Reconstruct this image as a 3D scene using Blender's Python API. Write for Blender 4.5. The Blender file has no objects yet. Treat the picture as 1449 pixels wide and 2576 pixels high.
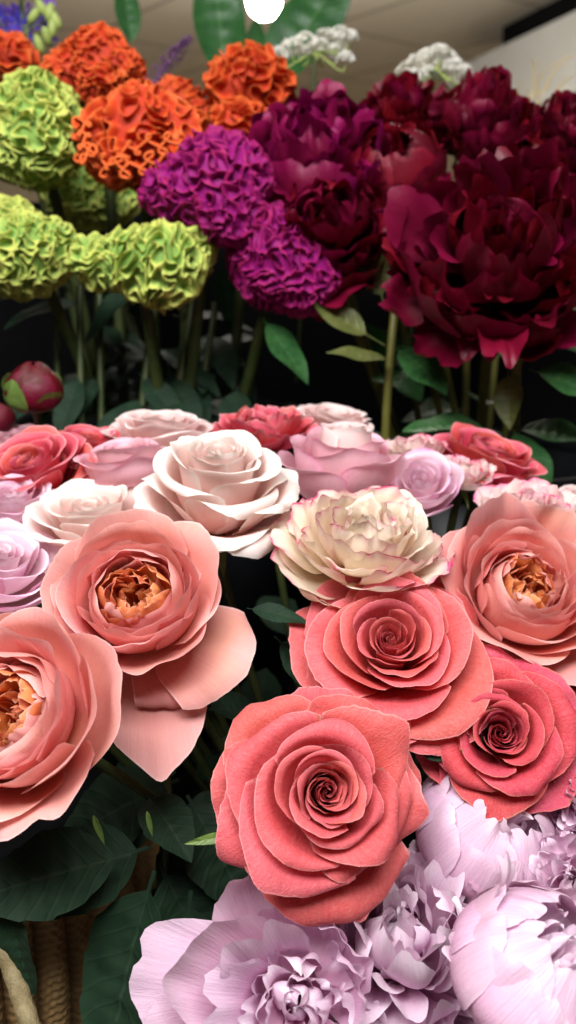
import bpy, math, random
import numpy as np
from mathutils import Vector, Matrix
PI = math.pi
def R(a): return math.radians(a)
SC = bpy.context.scene
COL = SC.collection

# ------------------------------------------------------------------ camera
PITCH = R(-15.0)
FPX = 1288.0 / math.tan(R(30.0))         # focal length in units of the 1449 x 2576 photograph
FWD = Vector((0, math.cos(PITCH), math.sin(PITCH)))
UPV = Vector((0, -math.sin(PITCH), math.cos(PITCH)))
RGT = Vector((1, 0, 0))
def P(px, py, d):
    """photo pixel (1449 x 2576) at distance d along the optical axis -> world point"""
    return FWD * d + RGT * ((px - 724.5) / FPX * d) + UPV * ((1288 - py) / FPX * d)
def cdir(x, y, z):
    """direction: x right, y up in the picture, z towards the camera -> world"""
    return (RGT * x + UPV * y - FWD * z).normalized()
def px2m(n, d): return n / FPX * d

# ------------------------------------------------------------------ objects
def tag(o, label=None, cat=None, group=None, kind=None):
    if label: o['label'] = label
    if cat: o['category'] = cat
    if group: o['group'] = group
    if kind: o['kind'] = kind
    return o
def empty(name, mat):
    o = bpy.data.objects.new(name, None)
    o.empty_display_size = 0.01
    COL.objects.link(o)
    o.matrix_world = mat
    return o
def mesh_from(name, V, F, uv=None, attr=None, smooth=True):
    me = bpy.data.meshes.new(name)
    V = np.asarray(V, dtype=np.float32); F = np.asarray(F, dtype=np.int32)
    k = F.shape[1]
    me.vertices.add(len(V)); me.vertices.foreach_set('co', V.ravel())
    me.loops.add(F.size); me.loops.foreach_set('vertex_index', F.ravel())
    me.polygons.add(len(F))
    me.polygons.foreach_set('loop_start', np.arange(0, F.size, k, dtype=np.int32))
    me.polygons.foreach_set('loop_total', np.full(len(F), k, dtype=np.int32))
    if smooth: me.polygons.foreach_set('use_smooth', np.ones(len(F), dtype=bool))
    if uv is not None:
        l = me.uv_layers.new(name='UVMap')
        l.data.foreach_set('uv', np.asarray(uv, dtype=np.float32)[F.ravel()].ravel())
    if attr is not None:
        for n, a in attr.items():
            at = me.attributes.new(n, 'FLOAT', 'POINT'); at.data.foreach_set('value', np.asarray(a, dtype=np.float32))
    me.update(); me.validate()
    return me
def link(name, me, mat, parent=None, mw=None, thick=0):
    o = bpy.data.objects.new(name, me)
    COL.objects.link(o)
    if mat is not None and len(me.materials) == 0: me.materials.append(mat)
    if parent is not None: o.parent = parent
    if mw is not None: o.matrix_world = mw
    if thick > .001:
        m = o.modifiers.new('thickness', 'SOLIDIFY'); m.thickness = thick; m.offset = 0
    return o
def grid_faces(nu, nv):
    i = np.arange(nu - 1)[:, None] * nv + np.arange(nv - 1)[None, :]
    return np.stack([i, i + nv, i + nv + 1, i + 1], -1).reshape(-1, 4)

# ------------------------------------------------------------------ materials
def nodes(name):
    m = bpy.data.materials.new(name); m.use_nodes = True
    nt = m.node_tree; nt.nodes.clear()
    return m, nt
class NT:
    def __init__(s, nt): s.nt = nt
    def n(s, t, **kw):
        x = s.nt.nodes.new(t)
        for k, v in kw.items(): setattr(x, k, v)
        return x
    def l(s, a, b): s.nt.links.new(a, b)
    def val(s, sock, v):
        if hasattr(v, 'links') or isinstance(v, bpy.types.NodeSocket): s.l(v, sock)
        else: sock.default_value = v
    def math(s, op, a, b=0.0, clamp=False):
        x = s.n('ShaderNodeMath', operation=op); x.use_clamp = clamp
        s.val(x.inputs[0], a); s.val(x.inputs[1], b); return x.outputs[0]
    def mix(s, f, a, b, mode='MIX'):
        x = s.n('ShaderNodeMix', data_type='RGBA', blend_type=mode)
        s.val(x.inputs[0], f); s.val(x.inputs[6], a if not isinstance(a, tuple) else (*a, 1)[:4]); s.val(x.inputs[7], b if not isinstance(b, tuple) else (*b, 1)[:4])
        return x.outputs[2]
    def ramp(s, f, stops):
        x = s.n('ShaderNodeValToRGB'); e = x.color_ramp.elements
        while len(e) < len(stops): e.new(0.5)
        for q, (p, c) in zip(e, stops):
            q.position = p; q.color = (*c, 1) if len(c) == 3 else c
        s.l(f, x.inputs[0]); return x.outputs[0]
    def smooth(s, v, a, b):
        x = s.n('ShaderNodeMapRange', interpolation_type='SMOOTHSTEP')
        s.val(x.inputs[0], v); x.inputs[1].default_value = a; x.inputs[2].default_value = b
        return x.outputs[0]
    def noise(s, vec, scale, detail=3, rough=0.5, dist=0.0):
        x = s.n('ShaderNodeTexNoise'); s.l(vec, x.inputs['Vector'])
        x.inputs['Scale'].default_value = scale; x.inputs['Detail'].default_value = detail
        x.inputs['Roughness'].default_value = rough; x.inputs['Distortion'].default_value = dist
        return x.outputs['Fac']

def petal_mat(name, stops, edge=None, ew=0.06, trans=0.28, rough=0.5, vein=0.35, crinkle=0.35, blem=0.0, blemcol=(0.25, 0.13, 0.05),
              hue=0.012, val=0.10, patch=None, edgevar=0.5, sheen=0.0, spec=0.3):
    """petal: colour along its length (stops, base to tip), a tinted margin, veins, crinkles, per-petal variation"""
    m, nt = nodes(name); T = NT(nt)
    uvn = T.n('ShaderNodeUVMap'); tc = T.n('ShaderNodeTexCoord'); oi = T.n('ShaderNodeObjectInfo')
    sp = T.n('ShaderNodeSeparateXYZ'); T.l(uvn.outputs[0], sp.inputs[0])
    u, v = sp.outputs[0], sp.outputs[1]
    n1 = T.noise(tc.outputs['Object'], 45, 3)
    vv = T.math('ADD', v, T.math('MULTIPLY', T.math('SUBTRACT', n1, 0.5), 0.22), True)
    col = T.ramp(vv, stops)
    if patch:
        f = T.smooth(T.noise(tc.outputs['Object'], 28, 2), 0.48, 0.72)
        col = T.mix(T.math('MULTIPLY', f, patch[1]), col, patch[0])
    # veins that run lengthwise
    mp = T.n('ShaderNodeMapping'); T.l(uvn.outputs[0], mp.inputs[0]); mp.inputs['Scale'].default_value = (26, 1.6, 1)
    off = T.n('ShaderNodeCombineXYZ'); T.val(off.inputs[0], T.math('MULTIPLY', oi.outputs['Random'], 37.0)); T.l(off.outputs[0], mp.inputs['Location'])
    vn = T.noise(mp.outputs[0], 1.6, 3, 0.6, 0.4)
    vs = T.smooth(vn, 0.35, 0.65)
    dk = T.n('ShaderNodeHueSaturation'); dk.inputs['Saturation'].default_value = 1.15; dk.inputs['Value'].default_value = 0.86; T.l(col, dk.inputs['Color'])
    col = T.mix(T.math('MULTIPLY', vs, vein * 0.6), col, dk.outputs[0])
    mp3 = T.n('ShaderNodeMapping'); T.l(uvn.outputs[0], mp3.inputs[0]); mp3.inputs['Scale'].default_value = (60, 11, 1); T.l(off.outputs[0], mp3.inputs['Location'])
    crc = T.noise(mp3.outputs[0], 1.0, 3, 0.6, 1.8)
    col = T.mix(T.math('MULTIPLY', T.smooth(crc, 0.42, 0.62), crinkle * 0.42), col, dk.outputs[0])
    # margin
    au = T.math('ABSOLUTE', T.math('SUBTRACT', T.math('MULTIPLY', u, 2.0), 1.0))
    au2 = T.math('MULTIPLY', T.smooth(v, 0.25, 0.6), au)
    ed = T.math('MAXIMUM', v, T.math('ADD', T.math('MULTIPLY', au2, 0.55), 0.45))
    if edge is not None:
        va = T.n('ShaderNodeVectorMath', operation='ADD'); T.l(uvn.outputs[0], va.inputs[0]); T.l(off.outputs[0], va.inputs[1])
        n2 = T.noise(va.outputs[0], 4, 3)
        e2 = T.math('ADD', ed, T.math('MULTIPLY', T.math('SUBTRACT', n2, 0.5), ew * 2 * edgevar))
        ef = T.smooth(e2, 1 - ew, 1 - ew * 0.15)
        if edgevar > 1.5: ef = T.math('MAXIMUM', ef, T.math('MULTIPLY', T.smooth(e2, 1 - ew * 4.5, 1.0), .5))
        if edgevar > 1.5: ef = T.math('MULTIPLY', ef, T.smooth(T.noise(tc.outputs['Object'], 38, 1), .36, .60))
        col = T.mix(ef, col, edge)
    if blem:
        n3 = T.noise(tc.outputs['Object'], 130, 3, 0.6)
        b = T.math('MULTIPLY', T.smooth(n3, 0.60, 0.72), T.smooth(ed, 0.9, 1.0))
        n4 = T.noise(tc.outputs['Object'], 260, 2, 0.6)
        b2 = T.math('MULTIPLY', T.smooth(n4, 0.74, 0.80), 0.5)
        col = T.mix(T.math('MULTIPLY', T.math('MAXIMUM', b, b2), blem), col, blemcol)
    hs = T.n('ShaderNodeHueSaturation'); T.l(col, hs.inputs['Color'])
    T.val(hs.inputs['Hue'], T.math('ADD', 0.5 - hue, T.math('MULTIPLY', oi.outputs['Random'], 2 * hue)))
    r2 = T.math('FRACT', T.math('MULTIPLY', oi.outputs['Random'], 17.31))
    T.val(hs.inputs['Value'], T.math('ADD', 1 - val, T.math('MULTIPLY', r2, 2 * val * 0.8)))
    col = hs.outputs[0]
    # relief
    mp2 = T.n('ShaderNodeMapping'); T.l(uvn.outputs[0], mp2.inputs[0]); mp2.inputs['Scale'].default_value = (52, 15, 1); T.l(off.outputs[0], mp2.inputs['Location'])
    cr = T.noise(mp2.outputs[0], 1.0, 3, 0.6, 1.6)
    cr2 = T.noise(tc.outputs['Object'], 55, 2, 0.5, 0.5)
    h = T.math('ADD', T.math('MULTIPLY', vn, 0.7 * vein), T.math('ADD', T.math('MULTIPLY', cr, 0.8 * crinkle), T.math('MULTIPLY', cr2, 1.2 * crinkle)))
    bp = T.n('ShaderNodeBump'); bp.inputs['Strength'].default_value = 0.7; bp.inputs['Distance'].default_value = 0.0016; T.l(h, bp.inputs['Height'])
    pr = T.n('ShaderNodeBsdfPrincipled'); T.l(col, pr.inputs['Base Color']); pr.inputs['Roughness'].default_value = rough
    pr.inputs['Specular IOR Level'].default_value = spec
    if sheen:
        pr.inputs['Sheen Weight'].default_value = sheen; pr.inputs['Sheen Roughness'].default_value = 0.4
        T.l(col, pr.inputs['Sheen Tint'])
    T.l(bp.outputs[0], pr.inputs['Normal'])
    tr = T.n('ShaderNodeBsdfTranslucent'); T.l(col, tr.inputs[0]); T.l(bp.outputs[0], tr.inputs['Normal'])
    mx = T.n('ShaderNodeMixShader'); mx.inputs[0].default_value = trans
    T.l(pr.outputs[0], mx.inputs[1]); T.l(tr.outputs[0], mx.inputs[2])
    out = T.n('ShaderNodeOutputMaterial'); T.l(mx.outputs[0], out.inputs[0])
    return m

def leaf_mat(name, c1, c2, veincol, rough=0.38, trans=0.12, veins=9, spec=.3):
    m, nt = nodes(name); T = NT(nt)
    uvn = T.n('ShaderNodeUVMap'); tc = T.n('ShaderNodeTexCoord')
    sp = T.n('ShaderNodeSeparateXYZ'); T.l(uvn.outputs[0], sp.inputs[0])
    u, v = sp.outputs[0], sp.outputs[1]
    au = T.math('ABSOLUTE', T.math('SUBTRACT', T.math('MULTIPLY', u, 2.0), 1.0))
    n = T.noise(tc.outputs['Object'], 60, 4)
    col = T.mix(T.smooth(n, 0.3, 0.7), c1, c2)
    mid = T.math('SUBTRACT', 1.0, T.smooth(au, 0.012, 0.06))
    nz = T.noise(uvn.outputs[0], 6, 2)
    ph = T.math('MULTIPLY', T.math('ADD', T.math('SUBTRACT', v, T.math('MULTIPLY', au, 0.16)), T.math('MULTIPLY', nz, 0.03)), veins * 2 * PI)
    side = T.smooth(T.math('SINE', ph), 0.93, 1.0)
    f = T.math('MAXIMUM', mid, T.math('MULTIPLY', side, 0.55))
    col = T.mix(f, col, veincol)
    h = T.math('SUBTRACT', T.math('MULTIPLY', n, 0.5), T.math('MULTIPLY', T.smooth(T.math('SINE', ph), 0.5, 1.0), 0.6))
    bp = T.n('ShaderNodeBump'); bp.inputs['Strength'].default_value = 0.4; bp.inputs['Distance'].default_value = 0.0009; T.l(h, bp.inputs['Height'])
    pr = T.n('ShaderNodeBsdfPrincipled'); T.l(col, pr.inputs['Base Color']); pr.inputs['Roughness'].default_value = rough; pr.inputs['Specular IOR Level'].default_value = spec
    T.l(bp.outputs[0], pr.inputs['Normal'])
    tr = T.n('ShaderNodeBsdfTranslucent'); T.l(col, tr.inputs[0])
    mx = T.n('ShaderNodeMixShader'); mx.inputs[0].default_value = trans
    T.l(pr.outputs[0], mx.inputs[1]); T.l(tr.outputs[0], mx.inputs[2])
    out = T.n('ShaderNodeOutputMaterial'); T.l(mx.outputs[0], out.inputs[0])
    return m

def plain_mat(name, c1, c2=None, rough=0.6, scale=30, bump=0.2, dist=0.001, metallic=0.0, attr=None, stops=None, spec=0.4, trans=0.0):
    m, nt = nodes(name); T = NT(nt)
    tc = T.n('ShaderNodeTexCoord')
    n = T.noise(tc.outputs['Object'], scale, 4, 0.6)
    if attr:
        at = T.n('ShaderNodeAttribute', attribute_name=attr)
        f = T.math('ADD', at.outputs['Fac'], T.math('MULTIPLY', T.math('SUBTRACT', n, 0.5), 0.35), True)
        col = T.ramp(f, stops)
    else:
        col = T.mix(T.smooth(n, 0.3, 0.7), c1, c2 or c1)
    pr = T.n('ShaderNodeBsdfPrincipled'); T.l(col, pr.inputs['Base Color']); pr.inputs['Roughness'].default_value = rough
    pr.inputs['Metallic'].default_value = metallic; pr.inputs['Specular IOR Level'].default_value = spec
    if bump:
        n2 = T.noise(tc.outputs['Object'], scale * 4, 4, 0.6)
        bp = T.n('ShaderNodeBump'); bp.inputs['Strength'].default_value = bump; bp.inputs['Distance'].default_value = dist
        T.l(T.math('ADD', n, T.math('MULTIPLY', n2, 0.5)), bp.inputs['Height']); T.l(bp.outputs[0], pr.inputs['Normal'])
    out = T.n('ShaderNodeOutputMaterial')
    if trans:
        tr = T.n('ShaderNodeBsdfTranslucent'); T.l(col, tr.inputs[0])
        mx = T.n('ShaderNodeMixShader'); mx.inputs[0].default_value = trans
        T.l(pr.outputs[0], mx.inputs[1]); T.l(tr.outputs[0], mx.inputs[2]); T.l(mx.outputs[0], out.inputs[0])
    else: T.l(pr.outputs[0], out.inputs[0])
    return m

# ------------------------------------------------------------------ the petal
def sm(x, a, b):
    t = np.clip((x - a) / (b - a), 0, 1); return t * t * (3 - 2 * t)
def petal_mesh(rng, th=0.0, span=120, br=0.06, bz=0.0, rr=0.5, rz=0.6, lean=10, blean=60, roll=30, rollu=30, rlen=0.2, sb=0.72,
               rnd=0.30, pw=2.6, tip=0.0, spiral=0.0, wob=0.02, ruf=0.01, ruff=9, ser=0.004, notch=0.0, belly=1.0, fan=0.6, basew=0.5,
               cup=0.0, tw=0.0, dth=0.0, sag=0.0, nu=25, nv=19, scale=1.0, flop=0.0):
    """One petal round the z axis. Profile in the (r, z) plane: from (br, bz) at slope blean (deg from vertical) to (rr, rz) at slope lean,
    then a rolled margin of length rlen turning by roll (+ rollu at the sides)."""
    u = np.linspace(-1, 1, nu)[:, None]; w = np.linspace(0, 1, nv)[None, :]
    f = [rng.uniform(0, 2 * PI) for _ in range(8)]
    vmax = 1 - rnd * np.abs(u) ** pw + tip * np.exp(-(u / 0.16) ** 2) - notch * np.exp(-((u - 0.15 * math.sin(f[0])) / 0.10) ** 2)
    vmax = vmax + 0.022 * np.sin(u * 3.1 + f[1]) + 0.5 * ruf * np.sin(ruff * 1.3 * u + f[2]) + ser * np.array([rng.uniform(-1, 1) for _ in range(nu)])[:, None]
    s = w * vmax                                         # 0 .. about 1 along the petal
    a0, a1 = R(blean), R(lean)
    L = math.hypot(rr - br, rz - bz) * 0.42 * belly
    p0 = (br, bz); p1 = (br + L * math.sin(a0), bz + L * math.cos(a0)); p3 = (rr, rz); p2 = (rr - L * math.sin(a1), rz - L * math.cos(a1))
    t = np.clip(s / sb, 0, 1)
    b = lambda k: (1 - t) ** 3 * p0[k] + 3 * (1 - t) ** 2 * t * p1[k] + 3 * (1 - t) * t ** 2 * p2[k] + t ** 3 * p3[k]
    r, z = b(0), b(1)
    q = np.clip((s - sb) / (1 - sb), 0, 1.5)
    rol = R(roll) + R(rollu) * np.abs(u) ** 2.0 + 0.25 * R(roll + rollu) * np.sin(2.3 * u + f[3])
    rol = np.where(np.abs(rol) < 0.02, 0.02, rol)
    r = r + rlen * (np.cos(a1) - np.cos(a1 + rol * q)) / rol
    z = z + rlen * (np.sin(a1 + rol * q) - np.sin(a1)) / rol
    # local slope for the normal
    dr = np.gradient(r, axis=1); dz = np.gradient(z, axis=1); dl = np.sqrt(dr ** 2 + dz ** 2) + 1e-9
    nr, nz = dz / dl, -dr / dl                           # points outward
    d = wob * s ** 1.5 * (np.sin(2.2 * u + 2.5 * s + f[4]) + 0.6 * np.sin(4.1 * u - 3 * s + f[5]))
    d = d + ruf * sm(s, 0.5, 1.0) * (np.sin(ruff * u + 3 * s + f[6]) + 0.5 * np.sin(ruff * 1.9 * u + f[7]))
    d = d - cup * np.abs(u) ** 2 * np.sin(np.clip(s, 0, 1) * PI * 0.85)
    r = r + nr * d + spiral * u * np.clip(s * 2, 0, 1); z = z + nz * d
    hw = R(span) / 2 * (basew + (1 - basew) * sm(s, 0, 0.5))
    ref = max(rr * (0.45 + 0.55 * (1 - fan)), 1e-3)
    hw = hw * np.where(r > ref, (1 - fan) + fan * ref / np.maximum(r, ref), 1.0) / ((1 - fan) + fan * ref / max(rr, ref))
    ang = R(th) + u * np.minimum(hw, PI * 0.98) + tw * s + dth * s * s
    z = z - sag * np.clip(r / max(rr, 1e-3), 0, 2) ** 2 * np.abs(u) ** 2
    X = r * np.cos(ang); Y = r * np.sin(ang); Z = z + 0 * X
    if flop:                                             # lean the whole petal over about its foot
        ca, sa = math.cos(R(th)), math.sin(R(th)); c, s_ = math.cos(R(flop)), math.sin(R(flop))
        rad = X * ca + Y * sa - br; tan = -X * sa + Y * ca; zz = Z - bz
        rad, zz = rad * c + zz * s_ + br, -rad * s_ + zz * c + bz
        X, Y, Z = rad * ca - tan * sa, rad * sa + tan * ca, zz
    V = np.stack([X, Y, Z], -1).reshape(-1, 3) * scale
    uv = np.stack([np.broadcast_to((u + 1) / 2, X.shape), np.broadcast_to(w, X.shape)], -1).reshape(-1, 2)
    return V, grid_faces(nu, nv), uv

def add_petal(root, mat, rng, name='petal', thick=0.0006, **kw):
    V, F, uv = petal_mesh(rng, **kw)
    return link(name, mesh_from(name, V, F, uv), mat, root, thick=thick)

def tube(path, rad, n=8):
    path = [Vector(p) for p in path]; V = []; N = len(path)
    nrm = None
    for i, p in enumerate(path):
        t = (path[min(i + 1, N - 1)] - path[max(i - 1, 0)]).normalized()
        if nrm is None: nrm = t.orthogonal().normalized()
        nrm = (nrm - t * nrm.dot(t)).normalized(); bn = t.cross(nrm)
        r = rad[i] if hasattr(rad, '__len__') else rad
        for k in range(n):
            a = 2 * PI * k / n
            V.append(p + nrm * (r * math.cos(a)) + bn * (r * math.sin(a)))
    F = [(i * n + k, i * n + (k + 1) % n, (i + 1) * n + (k + 1) % n, (i + 1) * n + k) for i in range(N - 1) for k in range(n)]
    uv = [(k / n, i / max(N - 1, 1)) for i in range(N) for k in range(n)]
    return np.array([tuple(v) for v in V]), np.array(F), np.array(uv)
def bez(a, b, c, d, n=12):
    return [a * (1 - t) ** 3 + b * (3 * (1 - t) ** 2 * t) + c * (3 * (1 - t) * t * t) + d * t ** 3 for t in [i / (n - 1) for i in range(n)]]

def leaf_mesh(L, W, fold=0.25, bend=0.5, tipbend=0.0, ser=0.0, nser=14, wave=0.06, rng=random, nu=17, nv=33, base=0.35, stalk=0.12, twist=0.0):
    """leaf along +x from the origin, upper side +z; stalk is the share of L that is bare"""
    u = np.linspace(-1, 1, nu)[:, None]; v = np.linspace(0, 1, nv)[None, :]
    t = np.clip((v - stalk) / (1 - stalk), 0, 1)
    w = W / 2 * np.sin(PI * t ** (0.62 + base * 0.4)) ** 0.85 * (1 - 0.15 * t)
    if ser: w = w * (1 + ser * ((t * nser) % 1.0 - 0.5))
    w = np.maximum(w, W * 0.022 * (1 - 0.9 * t))
    y = u * w
    f = [rng.uniform(0, 6.28) for _ in range(3)]
    zz = fold * np.abs(y) + wave * W * np.abs(u) ** 2 * np.sin(v * 9 + f[0] + np.sign(u) * f[1]) * np.sin(PI * t) + 0.02 * W * np.cos(v * 55) * (1 - np.abs(u)) * np.sin(PI * t)
    a = bend * v + tipbend * v ** 3
    ds = L / (nv - 1)
    cx = np.concatenate([[0], np.cumsum(np.cos(a[0, :-1]) * ds)])[None, :]; cz = np.concatenate([[0], np.cumsum(-np.sin(a[0, :-1]) * ds)])[None, :]
    tws = twist * v
    yy = y * np.cos(tws) - zz * np.sin(tws); zz = y * np.sin(tws) + zz * np.cos(tws)
    X = cx + np.sin(a) * zz + 0 * u; Z = cz + np.cos(a) * zz; Y = yy
    V = np.stack([X, Y, Z], -1).reshape(-1, 3)
    uv = np.stack([np.broadcast_to((u + 1) / 2, X.shape), np.broadcast_to(v, X.shape)], -1).reshape(-1, 2)
    return V, grid_faces(nu, nv), uv
def frame(origin, x, z):
    """matrix with local x along x and local z near z"""
    x = Vector(x).normalized(); z = Vector(z); z = (z - x * z.dot(x)).normalized(); y = z.cross(x)
    m = Matrix((x, y, z)).transposed().to_4x4(); m.translation = Vector(origin); return m
def flower_frame(px, py, d, axis, hc, scale, roll=0.0):
    """local z = axis (camera terms), local x near picture right; local point (0,0,hc*scale) shows at px,py"""
    z = cdir(*axis); x = RGT - z * RGT.dot(z)
    if x.length < 0.1: x = UPV - z * UPV.dot(z)
    x.normalize(); y = z.cross(x)
    m = Matrix((x, y, z)).transposed().to_4x4() @ Matrix.Rotation(R(roll), 4, 'Z')
    m.translation = P(px, py, d) - z * (hc * scale)
    return m
# ------------------------------------------------------------------ flower heads
GA = 137.508
def rose_head(root, mat, S, seed, layers, inner=None, thick=0.00045, jit=1.0, shape=None, extra=(), th0=0.0, nmul=1.0):
    """hybrid rose: layers of (n, R, H, lean, span, roll, rollu, rlen, opts) from the heart outwards, in units of the flower radius S"""
    rng = random.Random(seed); th = th0
    for li, ly in enumerate(layers):
        n, Rr, H, lean, span, roll, rollu, rlen = ly[:8]; op = dict(ly[8]) if len(ly) > 8 else {}
        nR = layers[li + 1][1] if li + 1 < len(layers) else Rr * 1.12
        m = op.pop('mat', None) or (inner if inner and Rr < 0.42 else mat)
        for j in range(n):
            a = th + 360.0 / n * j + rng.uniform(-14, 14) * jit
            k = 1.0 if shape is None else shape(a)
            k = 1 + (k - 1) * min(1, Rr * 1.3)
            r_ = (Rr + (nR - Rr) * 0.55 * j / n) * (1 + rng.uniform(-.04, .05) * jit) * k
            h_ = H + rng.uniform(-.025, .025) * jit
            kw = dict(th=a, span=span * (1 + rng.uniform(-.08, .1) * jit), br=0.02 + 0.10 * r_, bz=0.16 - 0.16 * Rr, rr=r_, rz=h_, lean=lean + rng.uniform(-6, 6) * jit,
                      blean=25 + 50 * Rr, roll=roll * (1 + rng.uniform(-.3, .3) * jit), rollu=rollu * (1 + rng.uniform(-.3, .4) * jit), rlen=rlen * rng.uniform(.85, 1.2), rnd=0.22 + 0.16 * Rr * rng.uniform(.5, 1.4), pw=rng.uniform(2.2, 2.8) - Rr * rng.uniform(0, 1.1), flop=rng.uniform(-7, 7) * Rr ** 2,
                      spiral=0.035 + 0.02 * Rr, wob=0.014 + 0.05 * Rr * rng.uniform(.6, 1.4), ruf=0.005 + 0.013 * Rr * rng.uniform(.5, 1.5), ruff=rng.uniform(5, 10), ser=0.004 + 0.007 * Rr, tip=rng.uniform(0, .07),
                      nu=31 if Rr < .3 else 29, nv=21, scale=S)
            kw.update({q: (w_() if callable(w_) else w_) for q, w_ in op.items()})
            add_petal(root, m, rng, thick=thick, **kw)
        th += 57 + rng.uniform(-20, 20)
    for e in extra:                                       # hand-placed outer petals
        e = dict(e); m = e.pop('mat', mat)
        kw = dict(span=100, br=0.1, bz=0.0, rr=0.95, rz=0.35, lean=70, blean=70, roll=40, rollu=30, rlen=.2, wob=.04, ruf=.012, ser=.008, nu=31, nv=25, scale=S)
        kw.update(e); add_petal(root, m, rng, thick=thick, **kw)

TEA = [(2, .040, .84, -3, 330, 0, 8, .03), (2, .075, .86, -2, 260, 4, 8, .04), (3, .115, .875, 2, 200, 8, 10, .05), (3, .17, .885, 6, 175, 14, 14, .06),
       (3, .25, .89, 10, 165, 22, 22, .07), (3, .34, .87, 16, 160, 35, 30, .09), (3, .44, .83, 24, 150, 50, 45, .12),
       (3, .58, .74, 42, 140, 65, 60, .20), (4, .75, .58, 58, 125, 60, 70, .26), (5, .92, .36, 72, 112, 40, 70, .28)]

def garden_head(root, mat, heart, S, seed, open_=0.42, nheart=32, guard=None, thick=0.00045, extra=(), shape=None):
    """cup-shaped garden rose: rounded cupped petals round a quartered heart of small folded petals"""
    rng = random.Random(seed)
    for i in range(nheart):
        t = (i + .5) / nheart; a = i * GA; r_ = open_ * (0.08 + 0.84 * math.sqrt(t))
        add_petal(root, heart if t < .68 or rng.random() < .4 else mat, rng, th=a, span=rng.uniform(60, 105) * (0.5 + 0.25 / max(r_, .14) * .4), br=0.02 + 0.35 * r_, bz=.12, rr=r_, rz=.54 + .17 * t + rng.uniform(-.08, .07), lean=rng.uniform(-30, 8), blean=24, roll=rng.uniform(-80, 30), rollu=rng.uniform(-50, 25),
                  rlen=.14, rnd=.28, wob=.03, ruf=.014, ruff=rng.uniform(4, 7), notch=rng.uniform(0, .12), tw=rng.uniform(-.28, .28), spiral=rng.uniform(-.05, .05), nu=21, nv=17, scale=S, thick=thick, fan=.2, cup=rng.uniform(-.06, .06))
    lay = [(3, open_ * 1.02, .72, -18, 140, -25, 10, .10), (4, open_ * 1.20, .78, -12, 120, -10, 20, .11), (4, min(open_ * 1.45, .62), .82, -4, 122, 5, 30, .14), (4, min(open_ * 1.78, .76), .78, 10, 118, 20, 35, .18)]
    lay += guard or [(5, .88, .60, 34, 100, 30, 35, .2)]
    th = rng.uniform(0, 90)
    for li, ly in enumerate(lay):
        n, Rr, H, lean, span, roll, rollu, rlen = ly[:8]; op = ly[8] if len(ly) > 8 else {}
        for j in range(n):
            a = th + 360 / n * j + rng.uniform(-13, 13)
            k = 1 if shape is None else shape(a)
            kw = dict(th=a, span=span * rng.uniform(.92, 1.12), br=.05 + .1 * Rr, bz=.1 - .1 * Rr, rr=Rr * k * rng.uniform(.96, 1.05), rz=H + rng.uniform(-.09, .06), lean=lean + rng.uniform(-10, 10), blean=62 + 18 * Rr, belly=1.25,
                      roll=roll + rng.uniform(-15, 15), rollu=rollu + rng.uniform(-15, 20), rlen=rlen, rnd=.32, pw=2.3, wob=.045, ruf=.014 + .010 * Rr, ruff=rng.uniform(5, 8), ser=.005, spiral=.04, notch=rng.choice([0, 0, .06]),
                      nu=29, nv=23, scale=S)
            kw.update(op); add_petal(root, mat, rng, thick=thick, **kw)
        th += 41 + rng.uniform(-12, 12)
    for e in extra:
        e = dict(e); m = e.pop('mat', mat)
        kw = dict(span=95, br=.1, bz=0, rr=.95, rz=.4, lean=60, blean=75, roll=20, rollu=30, rlen=.2, rnd=.3, wob=.03, ruf=.012, ser=.006, nu=31, nv=25, scale=S)
        kw.update(e); add_petal(root, m, rng, thick=thick, **kw)

def spray_head(root, mat, S, seed, n=44, frill=0.035, flat=0.55, thick=0.00045, mid=None):
    """frilly open rose: many short pointed petals standing up out of a cup"""
    rng = random.Random(seed)
    for i in range(n):
        t = (i + .5) / n; a = i * GA + rng.uniform(-12, 12); r_ = .06 + .86 * t ** .75
        h = flat * (1.0 - .50 * t ** 2.4) + rng.uniform(-.05, .07)
        lean = -8 + 62 * t ** 1.6 + rng.uniform(-14, 14)
        add_petal(root, mat, rng, th=a, span=min(170, (34 + 22 * t) / max(r_, .12) * .95), br=.03 + .14 * r_, bz=.05 * (1 - t), rr=r_, rz=h, lean=lean, blean=30 + 45 * t, roll=rng.uniform(-10, 50), rollu=rng.uniform(0, 70), rlen=.14 + .07 * t,
                  rnd=.28, pw=2.0, tip=rng.uniform(0, .12), wob=.035, ruf=frill * rng.uniform(.5, 1.3), ruff=rng.uniform(7, 12), ser=.012, tw=rng.uniform(-.25, .25), spiral=.03, fan=.4, nu=25, nv=19, scale=S, thick=thick)

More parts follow.
